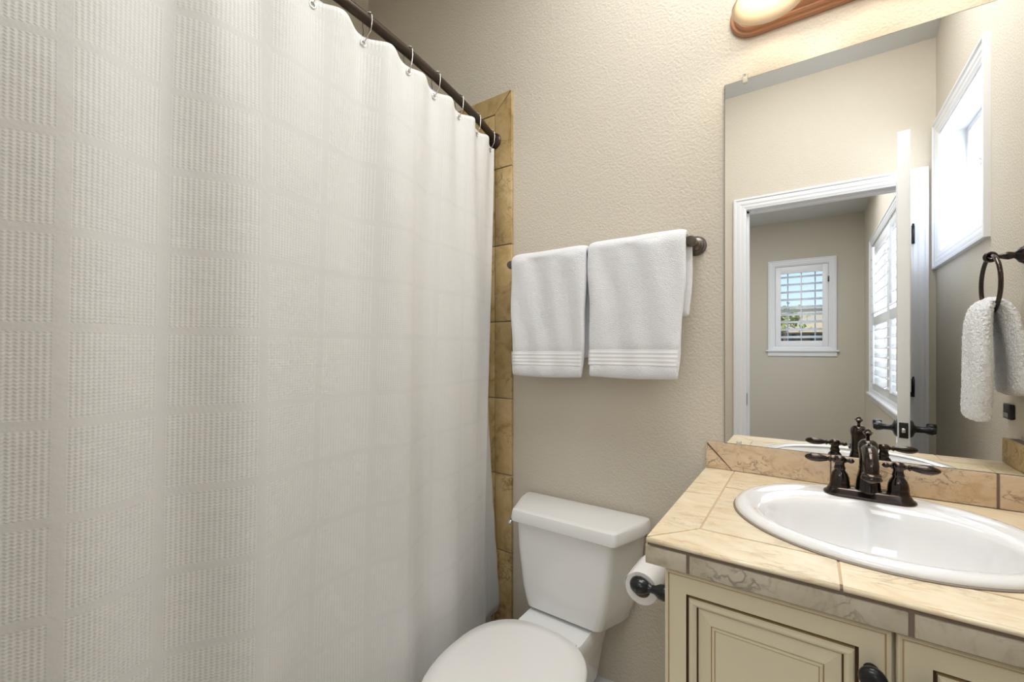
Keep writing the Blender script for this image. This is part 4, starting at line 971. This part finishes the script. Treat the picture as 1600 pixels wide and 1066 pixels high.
OT = thing('plug_in_device', (RW, -0.615, 1.005), 'small black and silver device on the right wall below the hand towel', 'wall device')
b = MB(); b.box(RW - 0.012, -0.640, 1.006, RW - 0.0005, -0.585, 1.052, 0.003); b.build('device_body', black_m, OT)
b = MB(); b.box(RW - 0.014, -0.632, 1.011, RW - 0.011, -0.600, 1.024, 0.001); b.build('device_face', silver_m, OT)

# ------------------------------------------------------------------ outside the far window
tag(MB().box(-40, -70, -0.5, 40, -5.5, -0.4).build('ground', ground_m), 'dry ground outside beyond the far window', 'ground', kind='structure')
HS = thing('neighbour_house', (1.0, -27, -0.4), 'tan-roofed neighbouring house seen through the small far shuttered window', 'house')
b = MB(); b.box(-14, -36, -0.4, 16, -26, 2.25); b.build('house_wall', stucco_m, HS)
b = MB(); b.loft([[(-15, -37, 2.2), (17, -37, 2.2), (17, -25, 2.2), (-15, -25, 2.2)], [(-12, -31, 3.75), (14, -31, 3.75), (14, -30.9, 3.75), (-12, -30.9, 3.75)]], True, True, False); b.build('roof', orange_roof_m, HS)
b = MB(); b.loft([[(-1.0, -30, 2.0), (5.0, -30, 2.0), (5.0, -23.6, 2.0), (-1.0, -23.6, 2.0)], [(1.7, -30, 3.0), (1.8, -30, 3.0), (1.8, -24.2, 3.0), (1.7, -24.2, 3.0)]], True, True, False); b.build('gable_roof', orange_roof_m, HS)
for x in (-4.2, -2.6, -1.0, 0.6, 2.2, 3.8): b = MB(); b.box(x - 0.5, -26.0, 1.0, x + 0.5, -25.93, 1.98); b.build('house_window', darkwin_m, HS)
b = MB()
for k in range(60): b.box(-9 + k * 0.3, -20.05, -0.4, -9 + k * 0.3 + 0.27, -20, 1.52)
tag(b.build('fence', brick_m), 'reddish board fence in front of the neighbouring house', 'fence')
TRE = thing('tree', (-0.9, -22, -0.4), 'small yellow-green tree in front of the neighbouring house', 'tree')
b = MB(); b.tube([(-0.9, -22, -0.4), (-0.85, -22, 1.0), (-0.9, -22, 2.3)], [0.12, 0.09, 0.05], 8); b.build('trunk', trunk_m, TRE)
b = MB(); rnd = random.Random(4)
for k in range(260):
    c = Vector((rnd.gauss(-0.9, 0.4), rnd.gauss(-22, 0.3), rnd.gauss(2.55, 0.3))); r_ = rnd.uniform(0.06, 0.14)
    a, q = Vector((rnd.gauss(0, 1), rnd.gauss(0, 1), rnd.gauss(0, 1))).normalized(), Vector((rnd.gauss(0, 1), rnd.gauss(0, 1), rnd.gauss(0, 1))).normalized()
    b.loft([[c + a * r_, c + q * r_, c - a * r_ * 0.7]], True, True, False) if False else b.bm.faces.new([b.bm.verts.new(c + a * r_), b.bm.verts.new(c + q * r_), b.bm.verts.new(c - a * r_), b.bm.verts.new(c - q * r_)])
b.build('crown', leaf_m, TRE)
